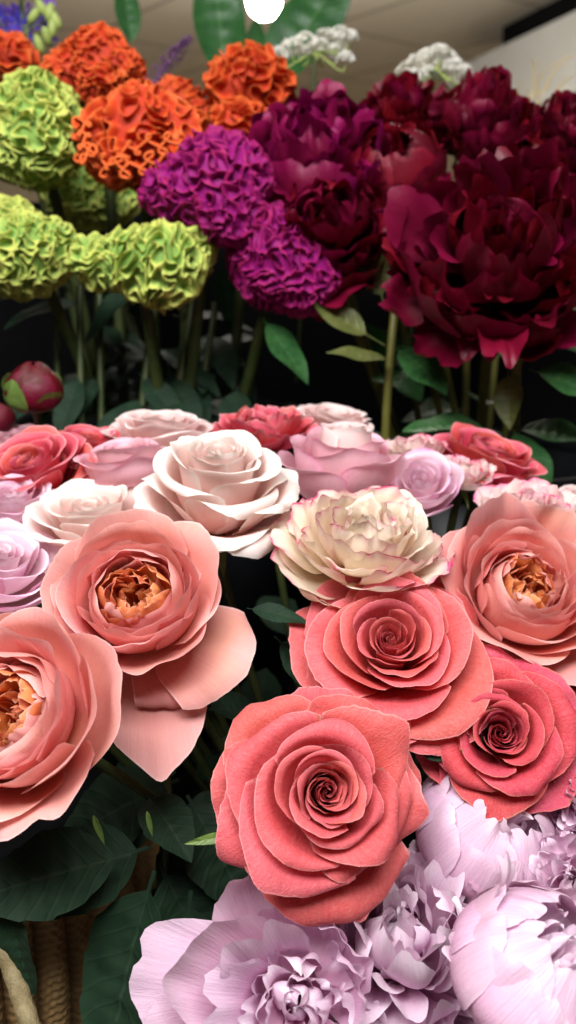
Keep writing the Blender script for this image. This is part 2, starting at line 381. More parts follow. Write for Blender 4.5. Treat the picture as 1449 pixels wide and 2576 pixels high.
def peony_head(root, mat, S, seed, n=70, width=.40, guards=(), guard_mat=None, thick=0.0004, ser=.010, ruf=.03, notch=.16, hmax=.95, lo=0.05, spread=1.0, jr=.07, twist=.5, tiplen=.18, nu=21, nv=17, out=95):
    """double peony: a dome of ragged petals, and big cupped guard petals round it"""
    rng = random.Random(seed)
    for i in range(n):
        t = (i + .5) / n; a = i * GA + rng.uniform(-10, 10)
        pol = (.06 + .94 * t) * R(out) * spread                       # polar angle of the petal's rim
        rad = .80 * (1 + rng.uniform(-jr, jr) * 2)
        r_ = max(.05, rad * math.sin(pol)); h = .15 + rad * hmax * math.cos(pol)
        add_petal(root, mat, rng, th=a, span=min(200, math.degrees(width * rng.uniform(.75, 1.25) / max(r_, .10))), br=.02 + .12 * t, bz=lo, rr=r_, rz=h, lean=math.degrees(pol) * rng.uniform(.55, 1.0) - rng.uniform(5, 50), blean=10 + 70 * t, belly=1.1,
                  roll=rng.uniform(-70, 60), rollu=rng.uniform(-40, 60), rlen=tiplen * rng.uniform(.7, 1.4), rnd=.34, pw=2.0, wob=.05, ruf=ruf * rng.uniform(.5, 1.5), ruff=rng.uniform(4, 9), ser=ser, notch=rng.uniform(0, notch), tw=rng.uniform(-twist, twist) / max(r_ * 4, 1), spiral=rng.uniform(-.05, .08), fan=.3, basew=.35,
                  cup=rng.uniform(-.03, .10), nu=nu, nv=nv, scale=S, thick=thick)
    for e in guards:
        e = dict(e); m = e.pop('mat', guard_mat or mat)
        kw = dict(span=90, br=.08, bz=0, rr=.9, rz=.6, lean=-10, blean=80, belly=1.3, roll=-20, rollu=10, rlen=.2, rnd=.3, wob=.04, ruf=.02, ruff=8, ser=.01, notch=.06, spiral=.05, nu=33, nv=27, scale=S)
        kw.update(e); add_petal(root, m, rng, thick=thick, **kw)

def celosia_mesh(seed, lobes, S, wave=0.0125, amp=0.0065, res=150, ruff=1.0):
    """cockscomb crest: a lobed dome (lobes: (dx,dy,dz,r) in units of S) folded into a labyrinth of thin ridges"""
    rng = random.Random(seed); nr = np.random.RandomState(seed)
    nu, nv = res * 2, res
    th = np.linspace(0, 2 * PI, nu, endpoint=False)[:, None]; ph = np.linspace(0.015, PI * .86, nv)[None, :]
    D = np.stack([np.sin(ph) * np.cos(th), np.sin(ph) * np.sin(th), np.cos(ph) + 0 * th], -1).reshape(-1, 3)
    r = np.full(len(D), .05)
    acc = np.zeros(len(D)); k = 9.0
    for (x, y, z, q) in lobes:
        c = np.array([x, y, z]); b = D @ c; disc = b * b - (c @ c - q * q)
        ri = np.where(disc > 0, b + np.sqrt(np.maximum(disc, 0)), 0)
        acc += np.exp(k * np.maximum(ri, 0))
    r = np.log(acc / len(lobes) + 1e-9) / k * 1.0 + math.log(len(lobes)) / k * .5
    r = np.maximum(r, .12)
    Pp = D * r[:, None] * S
    f = np.zeros(len(D)); K = 2 * PI / wave / 2.0
    warp = np.stack([np.sin(Pp @ nr.normal(0, 120, 3) + nr.rand() * 6) for _ in range(3)], -1) * .0025
    for _ in range(36):
        d = nr.normal(size=3); d /= np.linalg.norm(d)
        f += np.cos((Pp + warp) @ d * K * nr.uniform(.9, 1.1) + nr.rand() * 6.28)
    f /= math.sqrt(18)
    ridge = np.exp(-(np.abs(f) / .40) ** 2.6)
    lowf = sum(np.cos(Pp @ (nr.normal(size=3) / .030) + nr.rand() * 6.28) for _ in range(6)) / 3
    # normals of the smooth dome
    G = Pp.reshape(nu, nv, 3); du = np.roll(G, -1, 0) - np.roll(G, 1, 0); dv = np.gradient(G, axis=1)
    N = np.cross(du, dv); N /= np.linalg.norm(N, axis=-1, keepdims=True) + 1e-12; N = N.reshape(-1, 3)
    N = np.where((np.sum(N * D, 1) < 0)[:, None], -N, N)
    h = amp * ridge * (1 + .35 * lowf) + .0055 * ruff * lowf
    side = np.stack([np.cos(Pp @ nr.normal(0, 300, 3) + i) for i in range(3)], -1) * .0024 * ridge[:, None]
    V = Pp + N * h[:, None] + side
    i = np.arange(nu)[:, None] * nv + np.arange(nv - 1)[None, :]; j = ((np.arange(nu) + 1) % nu)[:, None] * nv + np.arange(nv - 1)[None, :]
    F = np.stack([i, i + 1, j + 1, j], -1).reshape(-1, 4)
    return V, F, ridge

def stem_part(root, mat, base, axis, target, rad=0.0032, lead=0.07):
    """flower stalk from the head's base, leaving against the axis and bending down to the vessel"""
    a = Vector(axis); b = Vector(base); t = Vector(target)
    pts = bez(b + a * 0.004, b - a * lead, t + Vector((0, 0, .14)) , t, 14)
    inv = root.matrix_world.inverted()
    V, F, uv = tube([inv @ p for p in pts], [rad * 1.5] + [rad] * 13)
    return link('stem', mesh_from('stem', V, F, uv), mat, root)
def leaf_part(root, mat, world_at, x, z, L, W, rng, name='leaf', **kw):
    V, F, uv = leaf_mesh(L, W, rng=rng, **kw)
    o = link(name, mesh_from(name, V, F, uv), mat, None, thick=.0005)
    o.parent = root; o.matrix_parent_inverse = root.matrix_world.inverted(); o.matrix_world = frame(world_at, x, z)
    return o
# ------------------------------------------------------------------ world, camera, lamps
w = bpy.data.worlds.new('World'); SC.world = w; w.use_nodes = True
w.node_tree.nodes['Background'].inputs[0].default_value = (1.0, .95, .9, 1); w.node_tree.nodes['Background'].inputs[1].default_value = .05
c = bpy.data.cameras.new('Camera'); co = bpy.data.objects.new('Camera', c); COL.objects.link(co); SC.camera = co
co.rotation_euler = (R(90) + PITCH, 0, 0); c.sensor_fit = 'VERTICAL'; c.sensor_height = 24; c.lens = 12 / math.tan(R(30)); c.clip_start = .01; c.clip_end = 60
c.dof.use_dof = True; c.dof.focus_distance = .47; c.dof.aperture_fstop = c.lens / 4.6
vs = SC.view_settings; vs.view_transform = 'Standard'; vs.look = 'None'; vs.exposure = 0.45; vs.gamma = 1
SC.cycles.use_denoising = True; SC.cycles.max_bounces = 10; SC.cycles.diffuse_bounces = 6; SC.cycles.transmission_bounces = 4; SC.cycles.sample_clamp_indirect = 6
def area(name, loc, rot, size, energy, col):
    l = bpy.data.lights.new(name, 'AREA'); l.shape = 'RECTANGLE'; l.size, l.size_y = size; l.energy = energy; l.color = col
    o = bpy.data.objects.new(name, l); COL.objects.link(o); o.location = loc; o.rotation_euler = rot; return o
area('overhead_area_light', (-.12, -.12, 1.08), (R(18), R(-4), 0), (1.3, .9), 72, (1, .995, .985))
area('overhead_area_light', (0, 2.6, 1.08), (0, 0, 0), (1.2, .6), 30, (1, .93, .84))  # added out-of-view lamp, its bounce brightens the far ceiling

# ------------------------------------------------------------------ materials
M = {}
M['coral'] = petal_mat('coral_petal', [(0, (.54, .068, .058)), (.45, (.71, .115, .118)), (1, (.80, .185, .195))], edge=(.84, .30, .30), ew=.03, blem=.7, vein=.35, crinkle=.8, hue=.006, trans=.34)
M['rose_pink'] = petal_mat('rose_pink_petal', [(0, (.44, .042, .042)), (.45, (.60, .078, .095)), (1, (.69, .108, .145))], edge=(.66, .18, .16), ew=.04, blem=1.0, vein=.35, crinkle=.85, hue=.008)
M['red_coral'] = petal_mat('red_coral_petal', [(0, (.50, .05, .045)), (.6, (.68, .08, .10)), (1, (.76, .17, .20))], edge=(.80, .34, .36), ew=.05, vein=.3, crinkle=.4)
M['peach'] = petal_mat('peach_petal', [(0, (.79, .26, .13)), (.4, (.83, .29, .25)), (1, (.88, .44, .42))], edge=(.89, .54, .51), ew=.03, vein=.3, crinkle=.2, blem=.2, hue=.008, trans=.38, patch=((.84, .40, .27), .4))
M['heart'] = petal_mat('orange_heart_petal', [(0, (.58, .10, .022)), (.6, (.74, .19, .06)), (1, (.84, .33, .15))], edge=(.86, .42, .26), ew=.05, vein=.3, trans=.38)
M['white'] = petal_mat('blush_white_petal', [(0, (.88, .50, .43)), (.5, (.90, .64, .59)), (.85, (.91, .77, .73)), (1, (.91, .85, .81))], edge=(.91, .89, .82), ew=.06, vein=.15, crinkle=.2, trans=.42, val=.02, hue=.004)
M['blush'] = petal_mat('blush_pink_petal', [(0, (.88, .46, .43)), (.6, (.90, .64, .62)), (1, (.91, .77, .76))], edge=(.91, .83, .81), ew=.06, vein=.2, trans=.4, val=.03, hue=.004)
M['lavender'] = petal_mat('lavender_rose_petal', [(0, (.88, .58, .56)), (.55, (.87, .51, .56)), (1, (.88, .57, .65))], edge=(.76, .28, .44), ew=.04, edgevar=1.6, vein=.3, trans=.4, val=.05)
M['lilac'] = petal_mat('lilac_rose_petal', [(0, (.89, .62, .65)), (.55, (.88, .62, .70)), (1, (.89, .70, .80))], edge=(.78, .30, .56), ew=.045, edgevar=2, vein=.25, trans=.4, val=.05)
M['cream'] = petal_mat('cream_petal', [(0, (.86, .62, .42)), (.6, (.88, .75, .60)), (1, (.89, .79, .67))], edge=(.60, .07, .20), ew=.05, edgevar=2.6, vein=.2, crinkle=.25, trans=.38, val=.04)
M['bicolor'] = petal_mat('bicolor_petal', [(0, (.87, .66, .52)), (.6, (.89, .73, .66)), (1, (.89, .66, .66))], edge=(.74, .10, .26), ew=.055, edgevar=2.4, vein=.2, crinkle=.25, trans=.36)
M['pale_peony'] = petal_mat('pale_peony_petal', [(0, (.76, .34, .52)), (.45, (.81, .50, .67)), (1, (.88, .74, .84))], vein=.55, crinkle=.25, trans=.30, patch=((.74, .32, .56), .25), hue=.01, val=.07)
M['pale_guard'] = petal_mat('pale_peony_guard_petal', [(0, (.80, .46, .58)), (.5, (.78, .47, .65)), (1, (.85, .64, .78))], vein=.7, crinkle=.3, trans=.33, patch=((.84, .66, .79), .5))
M['burgundy'] = petal_mat('burgundy_petal', [(0, (.06, .0006, .005)), (.6, (.128, .001, .011)), (1, (.185, .0025, .023))], rough=.40, vein=.7, crinkle=.5, trans=.25, hue=.012, val=.38, spec=.42, blem=.25, blemcol=(.05, .01, .02))
M['magenta_peony'] = petal_mat('magenta_peony_petal', [(0, (.10, .001, .011)), (.6, (.18, .003, .03)), (1, (.29, .006, .09))], rough=.42, vein=.7, crinkle=.5, trans=.25, hue=.012, val=.25, spec=.35)
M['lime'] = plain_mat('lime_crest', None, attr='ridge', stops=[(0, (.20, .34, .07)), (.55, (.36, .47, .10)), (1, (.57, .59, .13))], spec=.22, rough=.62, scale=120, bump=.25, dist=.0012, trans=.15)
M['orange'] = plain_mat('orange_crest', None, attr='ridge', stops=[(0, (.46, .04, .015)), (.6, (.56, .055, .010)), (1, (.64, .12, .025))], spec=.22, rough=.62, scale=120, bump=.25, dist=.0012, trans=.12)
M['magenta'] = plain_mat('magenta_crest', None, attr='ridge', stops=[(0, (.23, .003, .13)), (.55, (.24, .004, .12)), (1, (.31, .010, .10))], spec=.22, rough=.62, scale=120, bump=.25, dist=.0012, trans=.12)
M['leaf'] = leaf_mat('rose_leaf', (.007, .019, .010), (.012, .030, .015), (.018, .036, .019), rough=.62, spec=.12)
M['leaf_green'] = leaf_mat('peony_leaf', (.014, .06, .017), (.025, .085, .022), (.05, .12, .04), rough=.5, spec=.2, veins=7)
M['leaf_olive'] = leaf_mat('olive_leaf', (.07, .085, .02), (.10, .11, .03), (.13, .14, .05), rough=.45, veins=7)
M['leaf_tropic'] = leaf_mat('tropical_leaf', (.018, .075, .022), (.03, .11, .03), (.06, .15, .05), rough=.35, trans=.25, veins=22)
M['sepal'] = leaf_mat('sepal_leaf', (.07, .12, .025), (.10, .16, .03), (.12, .17, .05), rough=.45, veins=2)
M['stem'] = plain_mat('green_stem', (.028, .045, .012), (.05, .062, .016), rough=.45, scale=60)
M['stem_olive'] = plain_mat('olive_stem', (.085, .085, .016), (.12, .11, .022), rough=.45, scale=60)
M['black'] = plain_mat('black_plastic', (.004, .0045, .006), (.006, .007, .009), rough=.4, scale=20, bump=.05, spec=.2)
M['near_black'] = plain_mat('near_black', (.003, .003, .0035), (.004, .004, .0045), rough=.9, scale=12, bump=.1, spec=.03)  # near-black without sheen, also makes the added rear panel read as shade
M['counter'] = plain_mat('dark_counter', (.012, .011, .010), (.02, .018, .016), rough=.6, scale=9)

# ------------------------------------------------------------------ setting: counter, ceiling
def box_mesh(name, x0, x1, y0, y1, z0, z1, bev=0):
    import bmesh
    bm = bmesh.new(); bmesh.ops.create_cube(bm, size=1)
    for v in bm.verts: v.co = Vector(((x0 + x1) / 2 + v.co.x * (x1 - x0), (y0 + y1) / 2 + v.co.y * (y1 - y0), (z0 + z1) / 2 + v.co.z * (z1 - z0)))
    if bev: bmesh.ops.bevel(bm, geom=bm.edges[:], offset=bev, segments=2, affect='EDGES')
    me = bpy.data.meshes.new(name); bm.to_mesh(me); bm.free(); return me
tag(link('counter', box_mesh('counter', -1.6, 1.6, .05, 1.6, -.86, -.80), M['counter']), kind='structure')
def ceiling_mat():
    m, nt = nodes('ceiling_tiles'); T = NT(nt); tc = T.n('ShaderNodeTexCoord')
    mp = T.n('ShaderNodeMapping'); T.l(tc.outputs['Object'], mp.inputs[0]); mp.inputs['Rotation'].default_value = (0, 0, R(-38)); mp.inputs['Scale'].default_value = (1 / .8, 1 / .8, 1); mp.inputs['Location'].default_value = (.28, .62, 0)
    sp = T.n('ShaderNodeSeparateXYZ'); T.l(mp.outputs[0], sp.inputs[0])
    def line(s):
        f = T.math('FRACT', s); d = T.math('ABSOLUTE', T.math('SUBTRACT', f, .5)); return T.smooth(d, .484, .492)
    g = T.math('MAXIMUM', line(sp.outputs[0]), line(sp.outputs[1]))
    n = T.noise(tc.outputs['Object'], 3, 4); n2 = T.noise(tc.outputs['Object'], 180, 2)
    col = T.mix(n, (.50, .46, .40), (.58, .54, .47)); col = T.mix(T.math('MULTIPLY', T.smooth(n2, .6, .7), .25), col, (.3, .28, .24))
    col = T.mix(g, col, (.22, .19, .16))
    pr = T.n('ShaderNodeBsdfPrincipled'); T.l(col, pr.inputs[0]); pr.inputs['Roughness'].default_value = .85
    out = T.n('ShaderNodeOutputMaterial'); T.l(pr.outputs[0], out.inputs[0]); return m
tag(link('ceiling', box_mesh('ceiling', -7, 7, -3, 9, 1.12, 1.2), ceiling_mat()), kind='structure')
M['wall'] = plain_mat('cream_wall', (.50, .42, .30), (.55, .47, .34), rough=.8, scale=2)
tag(link('wall', box_mesh('wall', -7, 7, 7.0, 7.1, -1.7, 1.117), M['wall']), kind='structure')
tag(link('floor', box_mesh('floor', -7, 7, -3, 9, -1.75, -1.7), M['wall']), kind='structure')
# white bulkhead under the ceiling, upper right
M['bulk'] = plain_mat('white_paint', (.28, .28, .27), (.31, .31, .30), rough=.6, scale=4, bump=.05)
a, b = P(1130, 165, 4.4), P(1640, 10, 3.0)
xd = (b - a); xd.z = 0; xd.normalize(); yd = Vector((-xd.y, xd.x, 0))
mw = Matrix((xd, yd, Vector((0, 0, 1)))).transposed().to_4x4(); mw.translation = a
o = empty('bulkhead', mw); tag(o, 'white boxed beam hanging below the ceiling at the upper right', 'beam')
p_ = link('beam_face', box_mesh('beam_face', -.02, 3.2, 0, .45, -.30, -.02, .01), M['bulk'], o)
p_ = link('ledge', box_mesh('ledge', -.04, 3.22, -.05, .44, -.335, -.303, .008), M['bulk'], o)
p_ = link('hanger', box_mesh('hanger', .3, 3.0, .12, .40, -.018, 1.11 - a.z), M['near_black'], o)
# lamp
def uvs(name, rad, sz=1.0, n=24):
    th = np.linspace(0, PI, n // 2 + 1); V = []; 
    V = np.stack([np.outer(np.sin(th), np.cos(np.linspace(0, 2 * PI, n + 1))), np.outer(np.sin(th), np.sin(np.linspace(0, 2 * PI, n + 1))), np.outer(np.cos(th), np.ones(n + 1))], -1) * rad
    V[..., 2] *= sz
    return mesh_from(name, V.reshape(-1, 3), grid_faces(n // 2 + 1, n + 1)[:, ::-1])
m, nt = nodes('lamp_glow'); T = NT(nt); em = T.n('ShaderNodeEmission'); em.inputs[0].default_value = (1, .92, .80, 1); em.inputs[1].default_value = 420; ou = T.n('ShaderNodeOutputMaterial'); T.l(em.outputs[0], ou.inputs[0]); M['glow'] = m
lp = P(664, 4, 2.9)
o = empty('ceiling_lamp', Matrix.Translation(lp)); tag(o, 'glowing white globe lamp hanging from the ceiling among the big green leaves', 'lamp')
link('globe', uvs('globe', .054), M['glow'], o)
V, F, uv = tube([(0, 0, .06), (0, 0, .10), (0, 0, .10), (0, 0, max(.12, 1.118 - lp.z))], [.022, .022, .006, .006], 10); link('lamp_rod', mesh_from('lamp_rod', V, F, uv), M['bulk'], o)

# ------------------------------------------------------------------ vessels
def lathe(name, prof, n=64):
    a_ = np.linspace(0, 2 * PI, n + 1); pr = np.array(prof)
    V = np.stack([np.outer(pr[:, 0], np.cos(a_)), np.outer(pr[:, 0], np.sin(a_)), np.outer(pr[:, 1], np.ones(n + 1))], -1)
    return mesh_from(name, V.reshape(-1, 3), grid_faces(len(pr), n + 1))
def bucket(loc, r, h, label, group='black flower buckets'):
    o = empty('flower_bucket', Matrix.Translation(loc)); tag(o, label, 'bucket', group)
    link('body', lathe('body', [(0, .002), (r * .82, .002), (r, h - .02), (r - .004, h - .02), (r * .82 - .004, .008), (0, .008)]), M['black'], o)
    link('rim', lathe('rim', [(r - .004, h - .019), (r + .006, h - .019), (r + .007, h), (r - .005, h), (r - .004, h - .019)]), M['black'], o)
    return o
STEP = -.50
tag(link('display_step', box_mesh('display_step', -.9, .9, .84, 1.5, -.797, STEP), M['near_black']), 'black tiered display step carrying the rear buckets', 'display step')
TRS = Vector((.0, .68, -.60))                       # rear and front gathering points
bucket(Vector((-.145, 1.0, STEP + .002)), .165, .345, 'black bucket behind the blush roses with green and orange celosia stems in it')
bucket(Vector((.22, 1.02, STEP + .002)), .165, .30, 'black bucket holding the burgundy peony stems')
bucket(Vector((.06, .66, -.798)), .165, .36, 'black bucket in shadow under the roses')
bucket(Vector((.14, .36, -.798)), .13, .26, 'black bucket under the pale lilac peonies at the bottom edge')
tag(link('shade_panel', box_mesh('shade_panel', -1.2, 1.2, 1.34, 1.36, -.797, .10), M['near_black']), 'added dark panel standing in for the shade behind the rear flower stems', 'panel')  # added near-black sheet, stands in for deep shade between the stems
# seagrass basket
def basket():
    o = empty('wicker_basket', Matrix.Translation(Vector((-.315, .62, -.797)))); tag(o, 'brown woven seagrass basket showing at the lower left under dark leaves', 'basket')
    n, nv = 1100, 260; h = .445
    a_ = np.linspace(0, 2 * PI, n + 1)[:, None]; z = np.linspace(0, 1, nv)[None, :] * h
    k = a_ * 58 / 2                                   # upright strands
    rib = np.abs(np.sin(k)); tw = np.sin(k * 2 + 0.0) * 0
    side = np.where(np.sin(k * 1.0) > 0, 1, -1)
    coil = np.sin(z / .0030 * PI + side * np.cos(k) * 3.5 + 1.5 * np.sin(a_ * 97) + np.sin(a_ * 41 + z * 60))
    r = .185 + .025 * np.sin(z / h * PI * .6) + 0.009 * rib ** .6 * (1 + .25 * np.sin(a_ * 23 + z * 30)) + .0007 * coil * rib ** .3 + .0007 * np.sin(z * 2900 + k * 30)
    V = np.stack([r * np.cos(a_), r * np.sin(a_), z + 0 * a_], -1).reshape(-1, 3)
    at = (rib ** .6 * .7 + .15 * coil + .15 + 0 * z).reshape(-1)
    mt = plain_mat('seagrass', None, attr='fibre', stops=[(0, (.09, .048, .018)), (.5, (.21, .12, .045)), (1, (.36, .23, .095))], rough=.7, scale=90, bump=.6, dist=.002)
    link('weave', mesh_from('weave', V, grid_faces(n + 1, nv), attr={'fibre': at}), mt, o)
    link('lining', lathe('lining', [(0, .004), (.165, .004), (.186, .435), (.172, .438), (.16, .02), (0, .02)]), M['near_black'], o)
    p0 = P(-15, 2330, .50); p1 = P(95, 2640, .47)
    inv = o.matrix_world.inverted(); pts = bez(inv @ p0, inv @ P(20, 2400, .495), inv @ P(55, 2510, .485), inv @ p1, 24)
    V, F, uv = tube(pts, [.0055 + .0003 * math.sin(i * 1.9) for i in range(24)], 10)
    link('handle', mesh_from('handle', V, F, uv), plain_mat('pale_rope', (.13, .095, .04), (.20, .16, .08), rough=.7, scale=120, bump=.6, dist=.002), o)
basket()

# ------------------------------------------------------------------ front roses
BASK = Vector((.06, .66, -.70))
G_C = 'coral roses'; G_P = 'peach garden roses'; G_B = 'blush white roses'; G_L = 'lavender pink roses'; G_S = 'cream roses with pink edges'
def flower(name, cat, label, px, py, d, axis, hc, rpx, group, roll=0):
    S = px2m(rpx, d)
    o = empty(name, flower_frame(px, py, d, axis, hc, S, roll)); tag(o, label, cat, group)
    o['_S'] = S; return o, S
def finish(o, axis, target, seed, stem=None, sepals=5, leaves=4, lmat=None, L=.07, rad=.0032, lead=.07, jit=.03):
    """calyx, stalk and foliage of one flower"""
    rng = random.Random(seed * 7 + 1); S = o['_S']; del o['_S']
    ax = cdir(*axis); base = o.matrix_world.translation
    tg = Vector(target) + Vector((rng.uniform(-jit, jit), rng.uniform(-jit, jit), 0))
    stem_part(o, stem or M['stem'], base, ax, tg, rad, lead)
    me = lathe('calyx', [(0, -.16 * S), (.10 * S, -.12 * S), (.14 * S, -.03 * S), (.12 * S, .04 * S), (0, .05 * S)], 16); link('calyx', me, M['sepal'], o)
    for i in range(sepals):
        a = 2 * PI * i / sepals + rng.uniform(-.3, .3); loc = o.matrix_world.to_3x3()
        x = loc @ Vector((math.cos(a), math.sin(a), rng.uniform(-.7, .0))); z = loc @ Vector((0, 0, 1))
        leaf_part(o, M['sepal'], base + x.normalized() * .09 * S, x, z, .62 * S * rng.uniform(.8, 1.2), .17 * S, rng, 'sepal', fold=.3, bend=.6, nu=7, nv=15, stalk=.0, base=-.2)
    for i in range(leaves):
        t = rng.uniform(.25, .7); b = base - ax * lead; q = bez(base, b, tg + Vector((0, 0, .14)), tg, 20)[int(t * 19)]
        a = rng.uniform(0, 2 * PI); x = Vector((math.cos(a), math.sin(a) - .45, rng.uniform(-.3, .45)))
        leaf_part(o, lmat or M['leaf'], q, x, (0, -.35, 1), L * rng.uniform(.7, 1.2), L * .52 * rng.uniform(.85, 1.1), rng, 'leaf', fold=.22, bend=rng.uniform(.3, .9), ser=.10, nser=18, stalk=.18, nu=11, nv=27)

# 1 front coral
ax = (.10, .28, .95); o, S = flower('rose', 'rose', 'large coral rose facing out at the lower centre, just above the lilac peonies', 826, 1992, .425, ax, .88, 226, G_C)
T1 = [(2, .040, .80, -3, 330, 0, 8, .03), (2, .075, .83, -2, 260, 4, 8, .04), (3, .11, .85, 2, 200, 10, 12, .05), (3, .155, .865, 4, 190, 25, 20, .06), (3, .20, .88, 6, 175, 40, 30, .07), (3, .265, .885, 8, 170, 65, 40, .10),
      (3, .345, .88, 12, 160, 80, 50, .12), (3, .44, .83, 18, 150, 85, 60, .14), (3, .58, .74, 32, 142, 95, 80, .26, {'wob': .05, 'sb': .62}), (4, .76, .54, 48, 122, 85, 95, .32, {'wob': .06, 'tip': .10, 'sb': .6, 'pw': 1.6, 'ruf': .016, 'ser': .016}), (5, .92, .24, 64, 100, 55, 90, .32, {'wob': .07, 'ruf': .02, 'tip': .10, 'sb': .6, 'pw': 1.7, 'ser': .02})]
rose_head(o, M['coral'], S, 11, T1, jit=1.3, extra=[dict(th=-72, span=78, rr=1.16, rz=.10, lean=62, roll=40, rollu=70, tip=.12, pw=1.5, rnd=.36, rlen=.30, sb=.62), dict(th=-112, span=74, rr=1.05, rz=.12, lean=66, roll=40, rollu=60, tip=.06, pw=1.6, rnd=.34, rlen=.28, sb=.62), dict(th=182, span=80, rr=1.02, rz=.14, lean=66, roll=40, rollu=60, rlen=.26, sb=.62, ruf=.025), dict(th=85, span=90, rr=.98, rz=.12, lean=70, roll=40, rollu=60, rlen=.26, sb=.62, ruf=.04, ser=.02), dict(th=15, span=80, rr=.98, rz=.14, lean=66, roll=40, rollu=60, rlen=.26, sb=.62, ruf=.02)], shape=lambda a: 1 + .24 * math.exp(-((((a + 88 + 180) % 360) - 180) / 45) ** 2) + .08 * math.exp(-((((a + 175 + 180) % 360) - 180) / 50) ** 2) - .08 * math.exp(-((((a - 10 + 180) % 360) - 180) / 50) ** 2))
finish(o, ax, BASK, 1, leaves=3)
# 2 middle coral
ax = (-.06, .56, .83); o, S = flower('rose', 'rose', 'wide open coral rose right of centre, below the cream frilly rose', 985, 1598, .50, ax, .86, 212, G_C)
T2 = [(2, .045, .76, -3, 330, 0, 8, .03), (2, .09, .79, 0, 260, 4, 8, .04), (3, .14, .82, 4, 190, 10, 12, .05), (3, .23, .86, 8, 175, 25, 25, .07), (3, .34, .87, 14, 165, 50, 35, .10), (3, .46, .83, 24, 150, 55, 45, .13),
      (3, .58, .76, 36, 140, 55, 50, .17, {'ruf': .012}), (4, .74, .65, 48, 125, 55, 60, .22, {'ruf': .014, 'sb': .66}), (4, .88, .50, 58, 115, 50, 70, .25, {'ruf': .018, 'sb': .64}), (5, 1.0, .30, 70, 100, 45, 70, .26, {'ruf': .022, 'sb': .64, 'ser': .02})]
rose_head(o, M['coral'], S, 12, T2, shape=lambda a: 1 + .08 * math.exp(-((((a + 40 + 180) % 360) - 180) / 50) ** 2))
finish(o, ax, BASK, 2, leaves=3)
# 3 right rose-pink
ax = (-.10, .34, .93); o, S = flower('rose', 'rose', 'deep rosy coral rose with browned petal edges at the right, above the lilac peonies', 1262, 1842, .49, ax, .84, 182, G_C)
T3 = [(2, .040, .76, -3, 330, 0, 8, .03), (2, .075, .79, -2, 260, 4, 8, .04), (3, .11, .82, 2, 200, 6, 8, .05), (3, .16, .85, 4, 180, 14, 14, .06), (3, .225, .88, 8, 170, 40, 30, .08), (3, .30, .90, 12, 165, 70, 40, .10),
      (3, .40, .86, 20, 150, 90, 70, .18, {'ruf': .014, 'sb': .64}), (4, .58, .74, 36, 130, 75, 90, .26, {'ruf': .02, 'sb': .62, 'pw': 1.8}), (4, .76, .56, 50, 120, 60, 90, .28, {'ruf': .028, 'sb': .62, 'pw': 1.7, 'tip': .08}), (5, .95, .34, 62, 108, 45, 90, .28, {'ruf': .035, 'sb': .62, 'pw': 1.8, 'ser': .02})]
rose_head(o, M['rose_pink'], S, 13, T3)
finish(o, ax, BASK, 3, leaves=2)
# 4 peach, left of centre
ax = (-.03, .52, .85); o, S = flower('rose', 'garden rose', 'peach garden rose with orange heart and loose drooping outer petals, left of centre', 338, 1500, .50, ax, .62, 208, G_P)
hang = [dict(th=-30, span=74, rr=1.12, rz=.02, lean=88, blean=82, roll=30, rollu=60, rlen=.40, rnd=.2, wob=.05, tip=.05, sb=.6), dict(th=-64, span=56, rr=1.02, rz=-.06, lean=84, blean=80, roll=165, rollu=60, rlen=.34, rnd=.2, wob=.04, sb=.6),
        dict(th=-80, span=62, rr=1.30, rz=-.30, lean=96, blean=105, roll=-25, rollu=50, rlen=.66, rnd=.45, pw=1.5, tip=.08, wob=.04, sb=.6), dict(th=32, span=100, rr=.94, rz=.58, lean=28, roll=20, rlen=.34, wob=.05), dict(th=98, span=105, rr=.88, rz=.66, lean=24, roll=20, rlen=.34, wob=.05, ruf=.02), dict(th=165, span=100, rr=.92, rz=.56, lean=30, roll=20, rlen=.32, wob=.05)]
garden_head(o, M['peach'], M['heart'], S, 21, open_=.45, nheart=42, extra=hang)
finish(o, ax, BASK, 4, leaves=3)
# 5 peach, lower left
ax = (-.30, .45, .84); o, S = flower('rose', 'garden rose', 'largest peach garden rose, cut off by the left edge, orange ruffled heart', 22, 1800, .44, ax, .62, 246, G_P)
garden_head(o, M['peach'], M['heart'], S, 22, open_=.50, nheart=50, guard=[(4, .90, .60, 26, 118, 25, 40, .26), (4, 1.0, .36, 46, 105, 15, 40, .30)])
finish(o, ax, BASK, 5, leaves=3)
# 6 peach right
ax = (.10, .50, .86); o, S = flower('rose', 'garden rose', 'pale peach garden rose at the right edge, upper petals pink, beside the cream frilly rose', 1325, 1475, .55, ax, .62, 205, G_P)
garden_head(o, M['peach'], M['heart'], S, 23, open_=.42, nheart=38, extra=[dict(th=118, span=85, rr=.86, rz=.80, lean=18, roll=25, rlen=.36, wob=.06, ruf=.03), dict(th=68, span=85, rr=.88, rz=.66, lean=22, roll=25, rlen=.34, wob=.06, ruf=.03), dict(th=165, span=85, rr=.92, rz=.60, lean=26, roll=25, rlen=.32, wob=.06)], guard=[(4, .88, .64, 26, 118, 25, 40, .26), (4, 1.0, .40, 42, 108, 10, 40, .32)])
finish(o, ax, BASK, 6, leaves=2)
